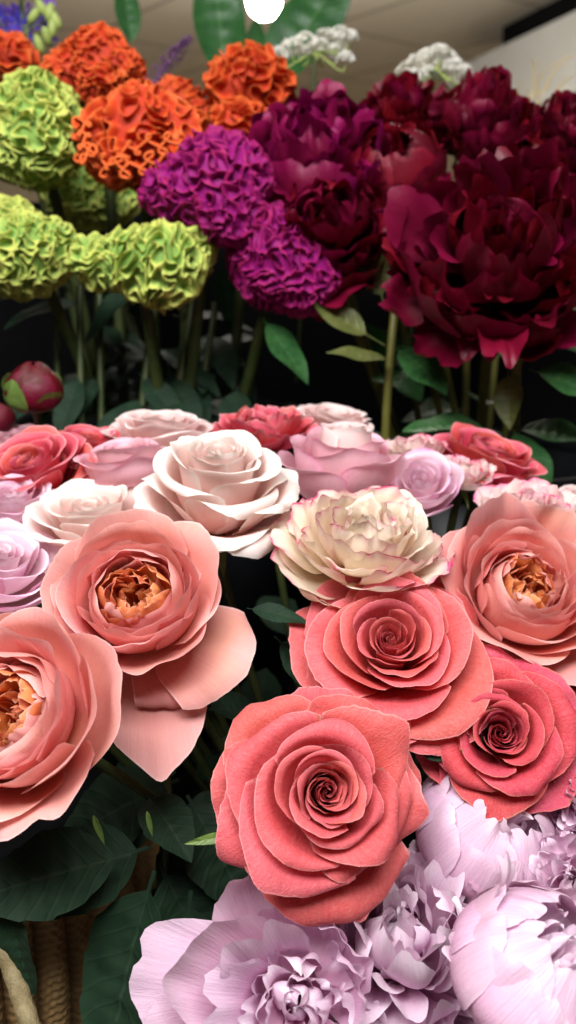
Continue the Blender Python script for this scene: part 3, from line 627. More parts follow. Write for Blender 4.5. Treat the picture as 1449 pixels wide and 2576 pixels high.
# 7 white, tall
TALL = [(2, .05, 1.22, -6, 330, 0, 8, .04), (2, .10, 1.25, -4, 250, 4, 8, .05), (3, .16, 1.27, 0, 190, 6, 10, .06), (3, .24, 1.27, 4, 170, 10, 16, .08), (3, .34, 1.24, 8, 165, 25, 25, .10), (3, .48, 1.20, 14, 155, 85, 60, .20), (3, .62, 1.04, 20, 145, 130, 60, .26), (3, .74, .80, 34, 130, 115, 60, .28), (4, .82, .46, 52, 115, 80, 60, .28)]
ax = (.05, .86, .50); o, S = flower('rose', 'rose', 'large creamy white rose with blush centre and rolled outer petals, rising behind the peach rose', 548, 1148, .56, ax, 1.2, 190, G_B)
rose_head(o, M['white'], S, 31, TALL, extra=[dict(th=-40, span=105, rr=.86, rz=.36, lean=50, roll=120, rollu=50, rlen=.3, ruf=.03, sb=.6), dict(th=-8, span=95, rr=.88, rz=.74, lean=30, roll=140, rollu=50, rlen=.3, ruf=.03, sb=.6), dict(th=-100, span=110, rr=.80, rz=.40, lean=40, roll=110, rollu=50, rlen=.3, sb=.6), dict(th=190, span=95, rr=.88, rz=.55, lean=40, roll=110, rollu=50, rlen=.3, ruf=.02, sb=.6)]); finish(o, ax, BASK, 7, leaves=3)
# 8 white left, open cup
CUP = [(2, .06, .62, -6, 320, 0, 8, .04), (3, .13, .64, -2, 210, 4, 8, .05), (3, .24, .66, 6, 180, 6, 10, .07), (3, .38, .67, 12, 165, 14, 20, .10), (3, .54, .66, 22, 150, 40, 40, .15), (4, .70, .62, 34, 125, 70, 50, .2), (4, .86, .50, 46, 118, 70, 60, .24), (5, .96, .28, 60, 105, 60, 60, .25)]
CUP = [(n, r, h * 1.28, le - 4, s, ro + 12, ru + 10, rl) for n, r, h, le, s, ro, ru, rl in CUP]
ax = (-.05, .90, .44); o, S = flower('rose', 'rose', 'open blush white rose left of the tall creamy one, above the peach rose', 225, 1278, .59, ax, 0.79, 167, G_B)
rose_head(o, M['white'], S, 32, CUP); finish(o, ax, BASK, 8, leaves=3)
# 9 blush rear
ax = (.05, .95, .30); o, S = flower('rose', 'rose', 'pale blush rose at the back, directly in front of the black bucket rim', 405, 1062, .69, ax, 0.81, 129, G_B)
rose_head(o, M['blush'], S, 33, CUP); finish(o, ax, BASK, 9, leaves=3)
# 10 coral rear left
ax = (-.2, .75, .6); o, S = flower('rose', 'rose', 'red coral rose at the far left edge, behind the lilac roses', 70, 1160, .64, ax, 0.79, 148, G_C)
rose_head(o, M['red_coral'], S, 34, CUP); finish(o, ax, BASK, 10, leaves=3)
ax = (.1, .92, .38); o, S = flower('rose', 'rose', 'coral rose with pale pink streaked outer petals, left of the rear blush rose', 222, 1100, .68, ax, 0.83, 97, G_C)
rose_head(o, M['red_coral'], S, 35, CUP); finish(o, ax, BASK, 11, leaves=3)
# 11 lavender left of white
ax = (-.1, .95, .28); o, S = flower('rose', 'rose', 'dusty lavender rose with frilled whitish rim, left of the tall creamy rose', 312, 1140, .63, ax, .75, 128, G_L)
LAV = [(2, .06, .78, -6, 320, 0, 8, .04), (3, .13, .80, -2, 210, 4, 8, .05), (3, .24, .82, 4, 180, 6, 10, .07), (3, .38, .82, 8, 165, 20, 25, .10), (3, .54, .80, 10, 150, 50, 40, .15), (3, .70, .70, 12, 140, 40, 50, .16), (4, .84, .52, 22, 120, 40, 60, .2)]
rose_head(o, M['lavender'], S, 36, LAV); finish(o, ax, BASK, 12, leaves=3)
# 12 coral rear centre
ax = (.0, .95, .30); o, S = flower('rose', 'rose', 'frilly coral rose at the back centre, behind the tall creamy rose', 665, 1050, .71, ax, .60, 145, G_C)
spray_head(o, M['red_coral'], S, 37, n=34, frill=.02); finish(o, ax, BASK, 13, leaves=3)
# 13 blush rear centre
ax = (.1, .93, .35); o, S = flower('rose', 'rose', 'small grayish blush rose farthest back, right of the frilly rear coral rose', 838, 1044, .76, ax, 0.79, 100, G_B)
rose_head(o, M['blush'], S, 38, CUP); finish(o, ax, BASK, 14, leaves=3)
# 14 lavender pink, tall
TALL2 = [(2, .06, 1.30, -10, 320, 0, 8, .04), (3, .13, 1.34, -8, 220, 4, 8, .05), (3, .22, 1.34, -6, 180, 6, 10, .07), (3, .34, 1.30, -4, 165, 20, 20, .10), (3, .52, 1.12, 2, 150, 40, 40, .14), (3, .72, 1.0, 6, 140, 30, 40, .16), (3, .88, .86, 14, 125, 50, 50, .2)]
ax = (.04, .96, .26); o, S = flower('rose', 'rose', 'dusky pink lavender rose with a high whitish bud, right of the tall creamy rose', 868, 1085, .63, ax, 1.32, 160, G_L)
rose_head(o, M['lavender'], S, 39, TALL2, inner=M['blush']); finish(o, ax, BASK, 15, leaves=3)
# 15 cream frilly
ax = (.02, .84, .54); o, S = flower('rose', 'rose', 'big frilly cream rose with magenta petal edges at the centre, above the open coral rose', 915, 1348, .545, ax, .50, 212, G_S)
spray_head(o, M['cream'], S, 41, n=40, frill=.026, flat=.66)
rng = random.Random(9)
for th_, rr_, rz_, ln_ in ((-138, .82, .04, 50), (-100, .78, -.02, 60), (-170, .92, .22, 45), (-60, .82, .05, 55), (-20, .92, .2, 45), (160, .92, .3, 40)):
    add_petal(o, M['cream'], rng, th=th_, span=85, br=.1, bz=-.05, rr=rr_, rz=rz_, lean=ln_, blean=80, belly=1.2, roll=-15, rollu=50, rlen=.22, rnd=.3, wob=.05, ruf=.025, ser=.008, spiral=.04, nu=29, nv=23, scale=S)
finish(o, ax, BASK, 16, leaves=3)
# 16 lilac white
ax = (-.15, .62, .77); o, S = flower('rose', 'rose', 'small lilac white rose tucked behind the frilly cream rose', 1058, 1215, .63, ax, .66, 113, G_L)
rose_head(o, M['lilac'], S, 42, LAV); finish(o, ax, BASK, 17, leaves=3)
# 17 bicolors
ax = (-.05, .93, .35); o, S = flower('rose', 'rose', 'small pink edged cream rose at the back, left of the rear right coral rose', 1045, 1122, .69, ax, .5, 88, G_S)
spray_head(o, M['bicolor'], S, 43, n=26, frill=.02); finish(o, ax, BASK, 18, leaves=3)
ax = (.1, .9, .42); o, S = flower('rose', 'rose', 'cream and pink rose just in front of the rear right coral rose', 1165, 1180, .66, ax, .5, 96, G_S)
spray_head(o, M['bicolor'], S, 44, n=26, frill=.02); finish(o, ax, BASK, 19, leaves=3)
# 18 coral rear right
ax = (.25, .88, .40); o, S = flower('rose', 'rose', 'bright red coral rose at the back right, in front of dark green leaves', 1240, 1125, .70, ax, 0.83, 135, G_C)
rose_head(o, M['red_coral'], S, 45, CUP); finish(o, ax, BASK, 20, leaves=3)
# 19 bicolor right
ax = (.05, .86, .50); o, S = flower('rose', 'rose', 'cream rose with bright pink edges at the right border, above the pale peach rose', 1345, 1275, .61, ax, .55, 145, G_S)
spray_head(o, M['bicolor'], S, 46, n=36, frill=.028, flat=.6); finish(o, ax, BASK, 21, leaves=3)
# 20 lilac left edge
ax = (.05, .85, .5); o, S = flower('rose', 'rose', 'small pale lilac rose at the left border, below the red coral rose', 32, 1250, .61, ax, .7, 113, G_L)
rose_head(o, M['lilac'], S, 47, LAV); finish(o, ax, BASK, 22, leaves=3)
ax = (.22, .82, .52); o, S = flower('rose', 'rose', 'lilac rose with magenta edges at the left border, between two peach garden roses', 0, 1400, .55, ax, .75, 175, G_L)
rose_head(o, M['lilac'], S, 48, [(n, r, h, l + 4, s, ro + 15, ru + 10, rl) for n, r, h, l, s, ro, ru, rl in LAV]); finish(o, ax, BASK, 23, leaves=3)
ax = (0, .9, .4); o, S = flower('rose', 'rose', 'pale mauve rose at the far left back, beside the closed burgundy bud', 40, 1105, .73, ax, .7, 90, G_L)
rose_head(o, M['lavender'], S, 49, LAV); finish(o, ax, BASK, 24, leaves=3)
ax = (.1, .9, .4); o, S = flower('rose', 'rose', 'pale pink rose peeking in at the right border behind the pink edged cream rose', 1462, 1248, .68, ax, 0.79, 63, G_B)
rose_head(o, M['blush'], S, 50, CUP); finish(o, ax, BASK, 25, leaves=3)
ax = (.1, .6, .8); o, S = flower('rose', 'rose', 'dark coral rose at the right border, under the pale peach rose', 1475, 1690, .58, ax, .7, 78, G_C)
rose_head(o, M['rose_pink'], S, 51, TEA); finish(o, ax, BASK, 26, leaves=3)

# ------------------------------------------------------------------ pale peonies
G_PP = 'pale lilac peonies'; PB = Vector((.10, .36, -.66))
ax = (.02, .46, .88); o, S = flower('peony', 'peony', 'pale lilac peony at the bottom left with broad smooth outer petals spread wide', 748, 2530, .43, ax, .55, 262, G_PP)
peony_head(o, M['pale_peony'], S, 61, n=30, width=.36, spread=.5, hmax=.55, ruf=.018, ser=.007, notch=.12, tiplen=.22, guard_mat=M['pale_guard'], guards=[
    dict(th=128, span=95, rr=.62, rz=.72, lean=22, roll=15, rollu=25, rlen=.42, ruf=.03, wob=.05, notch=.1, ser=.014), dict(th=180, span=90, rr=.60, rz=.70, lean=28, roll=20, rollu=25, rlen=.46, ruf=.03, wob=.05, ser=.014, notch=.08), dict(th=155, span=80, rr=.95, rz=.62, lean=36, roll=-20, rlen=.42, ruf=.035, wob=.06, ser=.014),
    dict(th=196, span=72, rr=1.12, rz=.34, lean=55, roll=-15, rlen=.45, rnd=.4, ruf=.025), dict(th=168, span=60, rr=1.32, rz=.20, lean=62, roll=-15, rlen=.42, rnd=.42, ruf=.025), dict(th=108, span=72, rr=1.02, rz=.44, lean=38, roll=-25, rlen=.4, ruf=.04, wob=.06, ser=.014), dict(th=84, span=70, rr=.80, rz=.55, lean=20, rlen=.34, ruf=.04, ser=.014),
    dict(th=225, span=85, rr=.9, rz=.5, lean=30, rlen=.35), dict(th=300, span=90, rr=.85, rz=.5, lean=20), dict(th=20, span=80, rr=.62, rz=.62, lean=0, ruf=.04), dict(th=50, span=80, rr=.75, rz=.55, lean=8, ruf=.04)])
finish(o, ax, PB, 31, leaves=2, L=.09)
ax = (-.08, .74, .67); o, S = flower('peony', 'peony', 'ruffled pale pink peony with many ragged petals, directly below the front coral rose', 1000, 2345, .465, ax, .80, 265, G_PP)
peony_head(o, M['pale_peony'], S, 162, n=80, width=.50, tiplen=.34, notch=.12, ruf=.014, ser=.006, jr=.10, hmax=1.0, out=98, twist=.25, guard_mat=M['pale_guard'], guards=[dict(th=t, span=70, rr=.88, rz=.30, lean=40, rlen=.3) for t in (-150, -30, 30, 150)] + [dict(th=62, span=22, rr=.42, rz=.98, lean=0, roll=15, rlen=.30, mat=M['pale_peony'], notch=.12), dict(th=95, span=24, rr=.45, rz=.95, lean=4, roll=25, rlen=.26, mat=M['pale_peony'])])
finish(o, ax, PB, 32, leaves=2, L=.09)
GLOBE = [dict(th=t, span=105, rr=.55, rz=.98, lean=-50, blean=92, belly=1.75, roll=-25, rollu=-10, rlen=.24, rnd=.34, ruf=.03, wob=.055, ser=.012, fan=.0, notch=.10) for t in (0, 78, 138, 222, 288)] + \
        [dict(th=t, span=95, rr=.80, rz=.78, lean=-22, blean=92, belly=1.5, roll=-10, rollu=0, rlen=.24, rnd=.36, ruf=.035, wob=.055, ser=.012, fan=.1, notch=.10) for t in (30, 112, 180, 258, 324)]
ax = (.28, .72, .63); o, S = flower('peony', 'peony', 'round smooth lilac peony under the rosy coral rose at the right', 1262, 2045, .50, ax, .85, 210, G_PP)
peony_head(o, M['pale_peony'], S, 63, n=40, width=.34, guard_mat=M['pale_guard'], guards=GLOBE + [dict(th=-20, span=70, rr=.85, rz=.9, lean=0, ruf=.05), dict(th=20, span=70, rr=.8, rz=.95, lean=5, ruf=.05)])
finish(o, ax, PB, 33, leaves=2, L=.09)
ax = (.42, .78, .46); o, S = flower('peony', 'peony', 'smooth rounded lilac peony in the bottom right corner', 1425, 2385, .395, ax, .95, 262, G_PP)
peony_head(o, M['pale_peony'], S, 64, n=36, width=.34, guard_mat=M['pale_guard'], guards=[dict(g, th=g['th'] + 50) for g in GLOBE] + [dict(th=140, span=26, rr=.78, rz=.95, lean=10, roll=40, rlen=.35, mat=M['pale_peony'])])
finish(o, ax, PB, 34, leaves=2, L=.09)
ax = (-.2, .62, .76); o, S = flower('peony', 'peony', 'ragged lilac peony at the right border, between the round peony and the corner one', 1445, 2225, .46, ax, .75, 150, G_PP)
peony_head(o, M['pale_peony'], S, 65, n=56, width=.40, ruf=.024, guard_mat=M['pale_guard'], guards=[dict(th=t, span=80, rr=.85, rz=.4, lean=20) for t in (0, 90, 180, 270)])
finish(o, ax, PB, 35, leaves=1, L=.09)
ax = (-.1, .6, .8); o, S = flower('peony', 'peony', 'ruffled lilac peony cut by the right border beside the rosy coral rose', 1475, 1985, .50, ax, .75, 120, G_PP)
peony_head(o, M['pale_peony'], S, 66, n=50, width=.40, ruf=.024, guard_mat=M['pale_guard'], guards=[dict(th=t, span=80, rr=.85, rz=.4, lean=20) for t in (0, 90, 180, 270)])
finish(o, ax, PB, 36, leaves=1, L=.09)

# ------------------------------------------------------------------ burgundy peonies
G_BP = 'burgundy peonies'; RB = Vector((.22, 1.0, -.46))
def bpeony(label, px, py, d, ax, r, seed, mat='burgundy', n=52, width=.60, guards=None, leaves=3, **kw):
    o, S = flower('peony', 'peony', label, px, py, d, ax, .55, r, G_BP)
    g = guards if guards is not None else [dict(th=t + seed * 13, span=85, rr=.82, rz=.42, lean=10, rlen=.25, ruf=.03) for t in (0, 60, 120, 180, 240, 300)]
    args = dict(ruf=.034, notch=.16, tiplen=.24, jr=.1); args.update(kw)
    peony_head(o, M[mat], S, seed, n=n, width=width, guards=g, **args)
    finish(o, ax, RB, seed, stem=M['stem_olive'], leaves=leaves, lmat=M['leaf_green'], L=.10, rad=.004)
    return o
BG = [dict(th=t, span=110, rr=.50, rz=1.0, lean=-50, blean=92, belly=1.75, roll=-25, rollu=-10, rlen=.22, rnd=.28, ruf=.02, fan=.0) for t in (0, 72, 144, 216, 288)] + [dict(th=t, span=90, rr=.85, rz=.7, lean=-10, blean=92, belly=1.4, rlen=.24, ruf=.03) for t in (36, 108, 180, 252, 324)]
BIG = bpeony('very large burgundy peony, nearest of the dark ones, filling the right side', 1255, 620, .72, (-.12, .34, .93), 290, 71, n=78, width=.56, spread=1.1)
bpeony('burgundy peony with magenta upper petals, left of the closed dark one', 795, 385, .82, (-.1, .55, .83), 205, 72, mat='magenta_peony', n=56, width=.7, guards=[dict(th=-100, span=100, rr=.72, rz=.66, lean=-25, blean=92, belly=1.5, rlen=.24, ruf=.03), dict(th=-50, span=95, rr=.85, rz=.45, lean=0, rlen=.25, ruf=.03), dict(th=-150, span=95, rr=.85, rz=.48, lean=-5, rlen=.25, ruf=.03), dict(th=70, span=95, rr=.8, rz=.7, lean=-10, rlen=.25, ruf=.04), dict(th=130, span=95, rr=.82, rz=.6, lean=-8, rlen=.25, ruf=.04), dict(th=10, span=95, rr=.82, rz=.6, lean=-8, rlen=.25, ruf=.04)])
bpeony('dark wine peony hanging low, between magenta celosia and the big peony', 820, 570, .80, (-.1, .2, .97), 200, 73, n=60)
bpeony('closed globe-shaped dark burgundy peony left of the very large one', 985, 420, .83, (-.15, .45, .88), 150, 74, n=30, guards=BG)
bpeony('burgundy peony behind the closed globe, just left of the white umbel', 1020, 285, .93, (0, .6, .8), 135, 75)
bpeony('burgundy peony with blackish crumpled top petals, right of the white umbel', 1210, 285, .90, (.0, .6, .8), 150, 76)
bpeony('burgundy peony touching the right border, high above the very large one', 1430, 330, .90, (.0, .6, .8), 125, 77)
bpeony('wine peony in shade behind the closed globe and the very large peony', 985, 575, .88, (-.1, .2, .97), 150, 78)
bpeony('burgundy peony half hidden between the crumpled one and the right border', 1335, 410, .92, (.1, .5, .85), 160, 79)

# named leaves of the big peony's stalk
def extra_leaf(o, mat, px, py, d, x, z, L, W, seed, **kw):
    rng = random.Random(seed); leaf_part(o, mat, P(px, py, d), cdir(*x), cdir(*z), L, W, rng, **kw)
def world_tube(root, name, pts, rad, mat):
    inv = root.matrix_world.inverted(); V, F, uv = tube([inv @ p for p in pts], rad); link(name, mesh_from(name, V, F, uv), mat, root)
world_tube(BIG, 'stem', bez(P(1010, 600, .83), P(1000, 740, .80), P(970, 950, .80), P(968, 1160, .84), 12), .0040, M['stem_olive'])
world_tube(BIG, 'stem', bez(P(1300, 820, .74), P(1300, 940, .78), P(1298, 1000, .80), P(1296, 1120, .84), 12), .0042, M['stem_olive'])
extra_leaf(BIG, M['leaf_olive'], 985, 905, .795, (-1, .12, .3), (0, .8, .6), .062, .026, 1, fold=.15, bend=.15, stalk=.1)
extra_leaf(BIG, M['leaf_green'], 1000, 880, .79, (.65, -.5, .4), (.2, .6, .8), .062, .044, 2, fold=.2, bend=.5, stalk=.05)
extra_leaf(BIG, M['leaf_olive'], 970, 870, .80, (-.9, .5, .1), (-.2, .6, .8), .085, .030, 3, fold=.2, bend=-.1, stalk=.25)
extra_leaf(BIG, M['leaf_olive'], 965, 760, .81, (-.25, .8, .1), (-.3, .2, .9), .06, .03, 4, fold=.2, bend=.1)
extra_leaf(BIG, M['leaf_green'], 1230, 1080, .80, (-.95, .1, .35), (0, .85, .5), .085, .046, 5, fold=.18, bend=.35, stalk=.06)
extra_leaf(BIG, M['leaf_green'], 1290, 1080, .80, (.35, -.8, .5), (.4, .5, .8), .085, .042, 6, fold=.2, bend=.5, stalk=.06)
extra_leaf(BIG, M['leaf_green'], 1300, 1080, .81, (.9, -.05, .3), (0, .8, .6), .075, .038, 7, fold=.2, bend=.4, stalk=.06)
extra_leaf(BIG, M['leaf_olive'], 1280, 930, .78, (-.1, -.9, .3), (-.5, .3, .8), .055, .028, 8, fold=.2, bend=.3)
extra_leaf(BIG, M['leaf_green'], 1330, 930, .76, (.9, -.3, .3), (.2, .7, .7), .075, .046, 9, fold=.2, bend=.35)
extra_leaf(BIG, M['leaf_green'], 660, 800, .82, (.6, -.8, .1), (.5, .4, .8), .075, .036, 10, fold=.15, bend=.15, stalk=.1)

# ------------------------------------------------------------------ celosias
G_CE = 'celosia heads'; LB = Vector((-.145, 1.0, -.46))
def celosia(label, px, py, d, ax, r, lobes, mat, seed, wave=.0049, amp=.0070, res=300):
    o, S = flower('celosia', 'celosia', label, px, py, d, ax, .25, r, G_CE); del o['_S']
    V, F, rg = celosia_mesh(seed, lobes, S, wave, amp, res)
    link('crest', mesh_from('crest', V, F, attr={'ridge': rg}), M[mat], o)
    stem_part(o, M['stem'], o.matrix_world.translation, cdir(*ax), LB + Vector(((seed % 5 - 2) * .03, (seed % 3 - 1) * .03, 0)), .006, .05)
    rng = random.Random(seed)
    for i in range(6):
        q = bez(o.matrix_world.translation, o.matrix_world.translation - cdir(*ax) * .05, LB + Vector((0, 0, .14)), LB, 20)[rng.randrange(6, 13)]
        a_ = rng.uniform(0, 6.28); leaf_part(o, M['leaf'], q, (math.cos(a_), math.sin(a_) - .4, rng.uniform(-.6, .2)), (0, -.3, 1), .10, .035, rng, fold=.2, bend=.6, nu=9, nv=21)
    return o
celosia('tall domed lime green celosia at the upper left border', 78, 320, .84, (-.15, .35, .92), 128, [(0, .28, .25, .80), (.15, -.35, .2, .78), (-.35, -.1, .1, .75), (.35, .1, .05, .6)], 'lime', 1)
celosia('lime green celosia with a browned underside, lower at the left border', 72, 618, .80, (-.1, .5, .86), 118, [(0, -.1, .2, .85), (-.45, .45, .1, .6), (.45, .25, .1, .55)], 'lime', 2, wave=.0046)
celosia('wide two-lobed lime green celosia right above the dark stems', 350, 640, .78, (.05, .55, .83), 150, [(-.72, .0, .05, .46), (-.30, .02, .12, .52), (.22, -.08, .14, .56), (.55, -.12, .1, .52), (.85, .22, .05, .34)], 'lime', 3)
celosia('small shaded lime celosia behind, under the orange ones', 215, 470, .98, (0, .5, .86), 115, [(0, 0, .1, .8), (.5, .1, 0, .5)], 'lime', 4)
celosia('pale lime celosia peeking between the tall dome and the orange crest', 200, 285, .95, (0, .5, .86), 70, [(0, 0, .1, .8)], 'lime', 5)
celosia('highest orange celosia, near the blue delphinium', 245, 165, .90, (.0, .55, .83), 118, [(0, .2, .2, .75), (-.6, -.2, .1, .5), (.55, -.05, .1, .58), (.1, -.55, .1, .5)], 'orange', 6, wave=.0060)
ORANGE = celosia('large orange celosia with loose hanging folds, above the magenta one', 350, 330, .82, (.0, .48, .88), 148, [(.1, .15, .2, .75), (-.55, .0, .1, .5), (.6, .05, .1, .5), (-.5, -.55, .05, .38), (0, -.4, .1, .5)], 'orange', 7, wave=.0068, amp=.0098)
celosia('orange celosia partly behind the large orange one', 448, 262, .93, (.1, .5, .86), 90, [(0, 0, .1, .85), (.4, -.2, 0, .5)], 'orange', 8)
celosia('upper of two orange celosias beside the magenta topped peony', 640, 215, .92, (.0, .55, .83), 98, [(0, .0, .15, .8), (.45, -.1, .1, .55), (-.4, -.15, .1, .6)], 'orange', 9)
celosia('lower orange celosia wedged behind the magenta celosia and peony', 598, 315, .88, (.0, .5, .86), 76, [(0, 0, .1, .85), (.4, 0, 0, .5)], 'orange', 10)
celosia('orange celosia cut off by the left border, below the delphinium', 10, 140, .93, (.0, .5, .86), 66, [(0, 0, .1, .85), (.4, -.2, 0, .5)], 'orange', 11)
celosia('bright magenta celosia in front of the large orange one', 520, 465, .78, (.0, .45, .89), 148, [(.25, .15, .2, .78), (-.4, -.1, .15, .62), (-.75, .0, .05, .4), (.3, -.4, .1, .6)], 'magenta', 12, wave=.0050)
celosia('deep magenta celosia hanging low beside the dark wine peony', 690, 650, .80, (-.05, .25, .97), 140, [(0, 0, .2, .82), (.55, -.3, .1, .6), (-.3, .25, .1, .6)], 'magenta', 13, wave=.0048)
def ribbon(o, mat, pts, amp, waves, width, out, seed):
    rng = random.Random(seed); inv = o.matrix_world.inverted(); pts = [Vector(p) for p in pts]; N = 120; V = []; A = []
    path = bez(*pts, n=N); outv = Vector(out).normalized()
    for i, p in enumerate(path):
        t = (path[min(i + 1, N - 1)] - path[max(i - 1, 0)]).normalized(); s_ = t.cross(outv).normalized(); ph = i / N * waves * 2 * PI + .8 * math.sin(i * .11 + seed)
        for k in range(9):
            w_ = k / 8; a_ = amp * (w_ ** .6) * (1 + .3 * math.sin(i * .07 + seed)); off = s_ * (a_ * math.sin(ph)) + t * (a_ * .75 * math.sin(2 * ph)) + outv * (width * w_) + s_ * (.002 * w_ ** 4 * math.sin(ph + 1))
            V.append(tuple(inv @ (p + off))); A.append(w_ ** 2)
    link('fold', mesh_from('fold', V, grid_faces(N, 9), attr={'ridge': A}), mat, o, thick=.0022)
for i, (p, q) in enumerate((((205, 385), (330, 420)), ((215, 300), (235, 395)), ((255, 425), (420, 400)), ((300, 385), (470, 345)))):
    a, b = P(*p, .795), P(*q, .785); ribbon(ORANGE, M['orange'], (a, a.lerp(b, .3) + UPV * .004, a.lerp(b, .7) - UPV * .006, b), .0065, 3.5, .014, cdir(-.1, -.35, .9), i)
# more stalks standing in the rear bucket belong to cut stems behind
for i, (x0, y0, x1, y1, r_) in enumerate([(395, 745, 350, 1030, .0042), (490, 770, 430, 1030, .0048), (540, 800, 490, 1035, .0035), (200, 760, 205, 1030, .0035), (250, 760, 255, 1030, .0035), (140, 770, 150, 1030, .0035)]):
    d = .88 + .02 * (i % 3); o = empty('cut_stem', Matrix.Translation(P(x1, y1 + 60, d)))
    tag(o, 'bare green flower stalk standing in the black bucket under the lime celosias', 'stem', 'bare stalks in the rear bucket')
    world_tube(o, 'stalk', bez(P(x0, y0 - 40, d), P(x0, y0 + 60, d), P(x1, y1 - 80, d), P(x1, y1 + 200, d), 10), r_, M['stem'])
    extra_leaf(o, M['leaf'], x1, y1 - 90, d, (.6 - i * .25, -.6, .4), (0, .6, .8), .08, .03, 300 + i, fold=.2, bend=.4)

# ------------------------------------------------------------------ closed peony bud, left
ax = (.12, .85, .5); o, S = flower('peony_bud', 'peony', 'closed burgundy peony bud with green sepals at the left border', 85, 985, .70, ax, .5, 78, G_BP); rng = random.Random(5)
for k_, (rr_, n_) in enumerate(((.30, 3), (.36, 3), (.42, 4))):
    for j in range(n_):
        add_petal(o, M['burgundy'], rng, th=360 / n_ * j + 40 * k_, span=150, br=.12, bz=0, rr=rr_ * .8, rz=1.12 - .05 * k_, lean=-55, blean=95, belly=1.7, roll=-25, rollu=-5, rlen=.2, rnd=.25, wob=.015, ruf=.012, spiral=.04, fan=0, nu=29, nv=23, scale=S * 1.25)
for j, t in enumerate((-125, -40, 60, 160)):
    add_petal(o, M['sepal'], rng, name='sepal', th=t, span=75, br=.12, bz=-.05, rr=.72, rz=.55 if j == 0 else .38, lean=-12 if j == 0 else 25, blean=85, belly=1.4, roll=-20, rollu=0, rlen=.3, rnd=.4, wob=.02, ruf=.01, fan=.1, nu=21, nv=21, scale=S * 1.28)
finish(o, ax, LB, 91, leaves=1, sepals=2, lmat=M['leaf'], stem=M['stem'])
ax = (-.2, .8, .5); o, S = flower('peony_bud', 'peony', 'dark closed peony bud half hidden below the other bud at the left border', -5, 1060, .74, ax, .5, 48, G_BP)
for j in range(4): add_petal(o, M['burgundy'], rng, th=90 * j, span=150, br=.12, bz=0, rr=.3, rz=1.1, lean=-55, blean=95, belly=1.7, roll=-25, rollu=-5, rlen=.2, rnd=.25, spiral=.04, fan=0, scale=S * 1.25)
finish(o, ax, LB, 92, leaves=0, sepals=3)

# ------------------------------------------------------------------ flowers at the very top
def floret_mesh(rng, centres, normals, r, petals=5, dome=.25):
    V = []; F = []; U = []
    for c_, n_ in zip(centres, normals):
        n_ = Vector(n_).normalized(); a_ = n_.orthogonal().normalized(); b_ = n_.cross(a_); ph = rng.uniform(0, 6.28); rs = r * rng.uniform(.75, 1.2)
        for k in range(petals):
            t = ph + 2 * PI * k / petals
            q = lambda rad, off, h: Vector(c_) + (a_ * math.cos(t + off) + b_ * math.sin(t + off)) * rad * rs + n_ * h * rs
            i = len(V); V += [q(.05, 0, 0), q(.65, -.45, dome), q(1.05, 0, dome * 1.6), q(.65, .45, dome)]; F.append((i, i + 1, i + 2, i + 3)); U += [(.5, 0), (0, .6), (.5, 1), (1, .6)]
    return np.array([tuple(v) for v in V]), np.array(F), np.array(U)
M['umbel'] = petal_mat('white_floret', [(0, (.80, .82, .66)), (1, (.88, .84, .85))], vein=.1, crinkle=.1, trans=.4)
M['blue'] = petal_mat('delphinium_petal', [(0, (.10, .06, .42)), (1, (.09, .05, .45))], edge=(.14, .09, .5), vein=.4, trans=.25, hue=.03, val=.2)
M['violet'] = petal_mat('violet_spike', [(0, (.16, .05, .20)), (1, (.24, .10, .26))], vein=.2, trans=.2, val=.2)
M['bud_green'] = plain_mat('green_bud', (.25, .34, .08), (.36, .44, .12), rough=.5, scale=60, trans=.1)
def umbel(label, spec, base, d, seed):
    rng = random.Random(seed); o = empty('umbel_flower', Matrix.Translation(base)); tag(o, label, 'flower', 'white umbel flowers')
    inv = o.matrix_world.inverted(); hub = base + Vector((0, 0, .05))
    pts = bez(base - Vector((.02, 0, .32)), base - Vector((.01, 0, .18)), base, hub, 10); V, F, uv = tube([inv @ p for p in pts], .0022, 6); link('stem', mesh_from('stem', V, F, uv), M['stem'], o)
    for (px, py, rp) in spec:
        cc = P(px, py, d + rng.uniform(-.02, .02)); rr_ = px2m(rp, d)
        V, F, uv = tube([inv @ p for p in bez(hub, hub + Vector((0, 0, .015)), cc - Vector((0, 0, .03)), cc - Vector((0, 0, .006)), 7)], .0012, 6); ray = link('ray', mesh_from('ray', V, F, uv), M['bud_green'], o)
        C_ = []; N_ = []
        for i in range(46):
            z_ = rng.uniform(-.15, 1); a_ = rng.uniform(0, 6.28); q = math.sqrt(max(0, 1 - z_ * z_)); v = Vector((q * math.cos(a_), q * math.sin(a_), z_ * .75)); C_.append(inv @ (cc + v * rr_ * rng.uniform(.85, 1.1))); N_.append(v + Vector((rng.uniform(-.3, .3), rng.uniform(-.3, .3), .3)))
        V, F, uv = floret_mesh(rng, C_, N_, .0042); link('florets', mesh_from('florets', V, F, uv, smooth=False), M['umbel'], ray)
umbel('white lacy umbel in front of the big green leaves', [(705, 140, 24), (735, 122, 26), (768, 108, 26), (800, 118, 24), (822, 98, 26), (850, 92, 26), (878, 96, 22), (848, 130, 26), (870, 150, 20), (815, 138, 22), (760, 135, 24)], P(790, 260, 1.02), 1.02, 1)
umbel('whitish pink umbel between the two high burgundy peonies', [(1025, 178, 24), (1050, 160, 24), (1075, 145, 24), (1105, 135, 24), (1125, 148, 24), (1140, 172, 26), (1165, 185, 22), (1110, 170, 26), (1075, 190, 26), (1145, 200, 26), (1040, 195, 22)], P(1085, 300, 1.02), 1.02, 2)
rng = random.Random(77)
o = empty('delphinium', Matrix.Translation(P(60, 260, 1.05))); tag(o, 'blue violet delphinium spike with green buds at the upper left corner', 'flower')
inv = o.matrix_world.inverted()
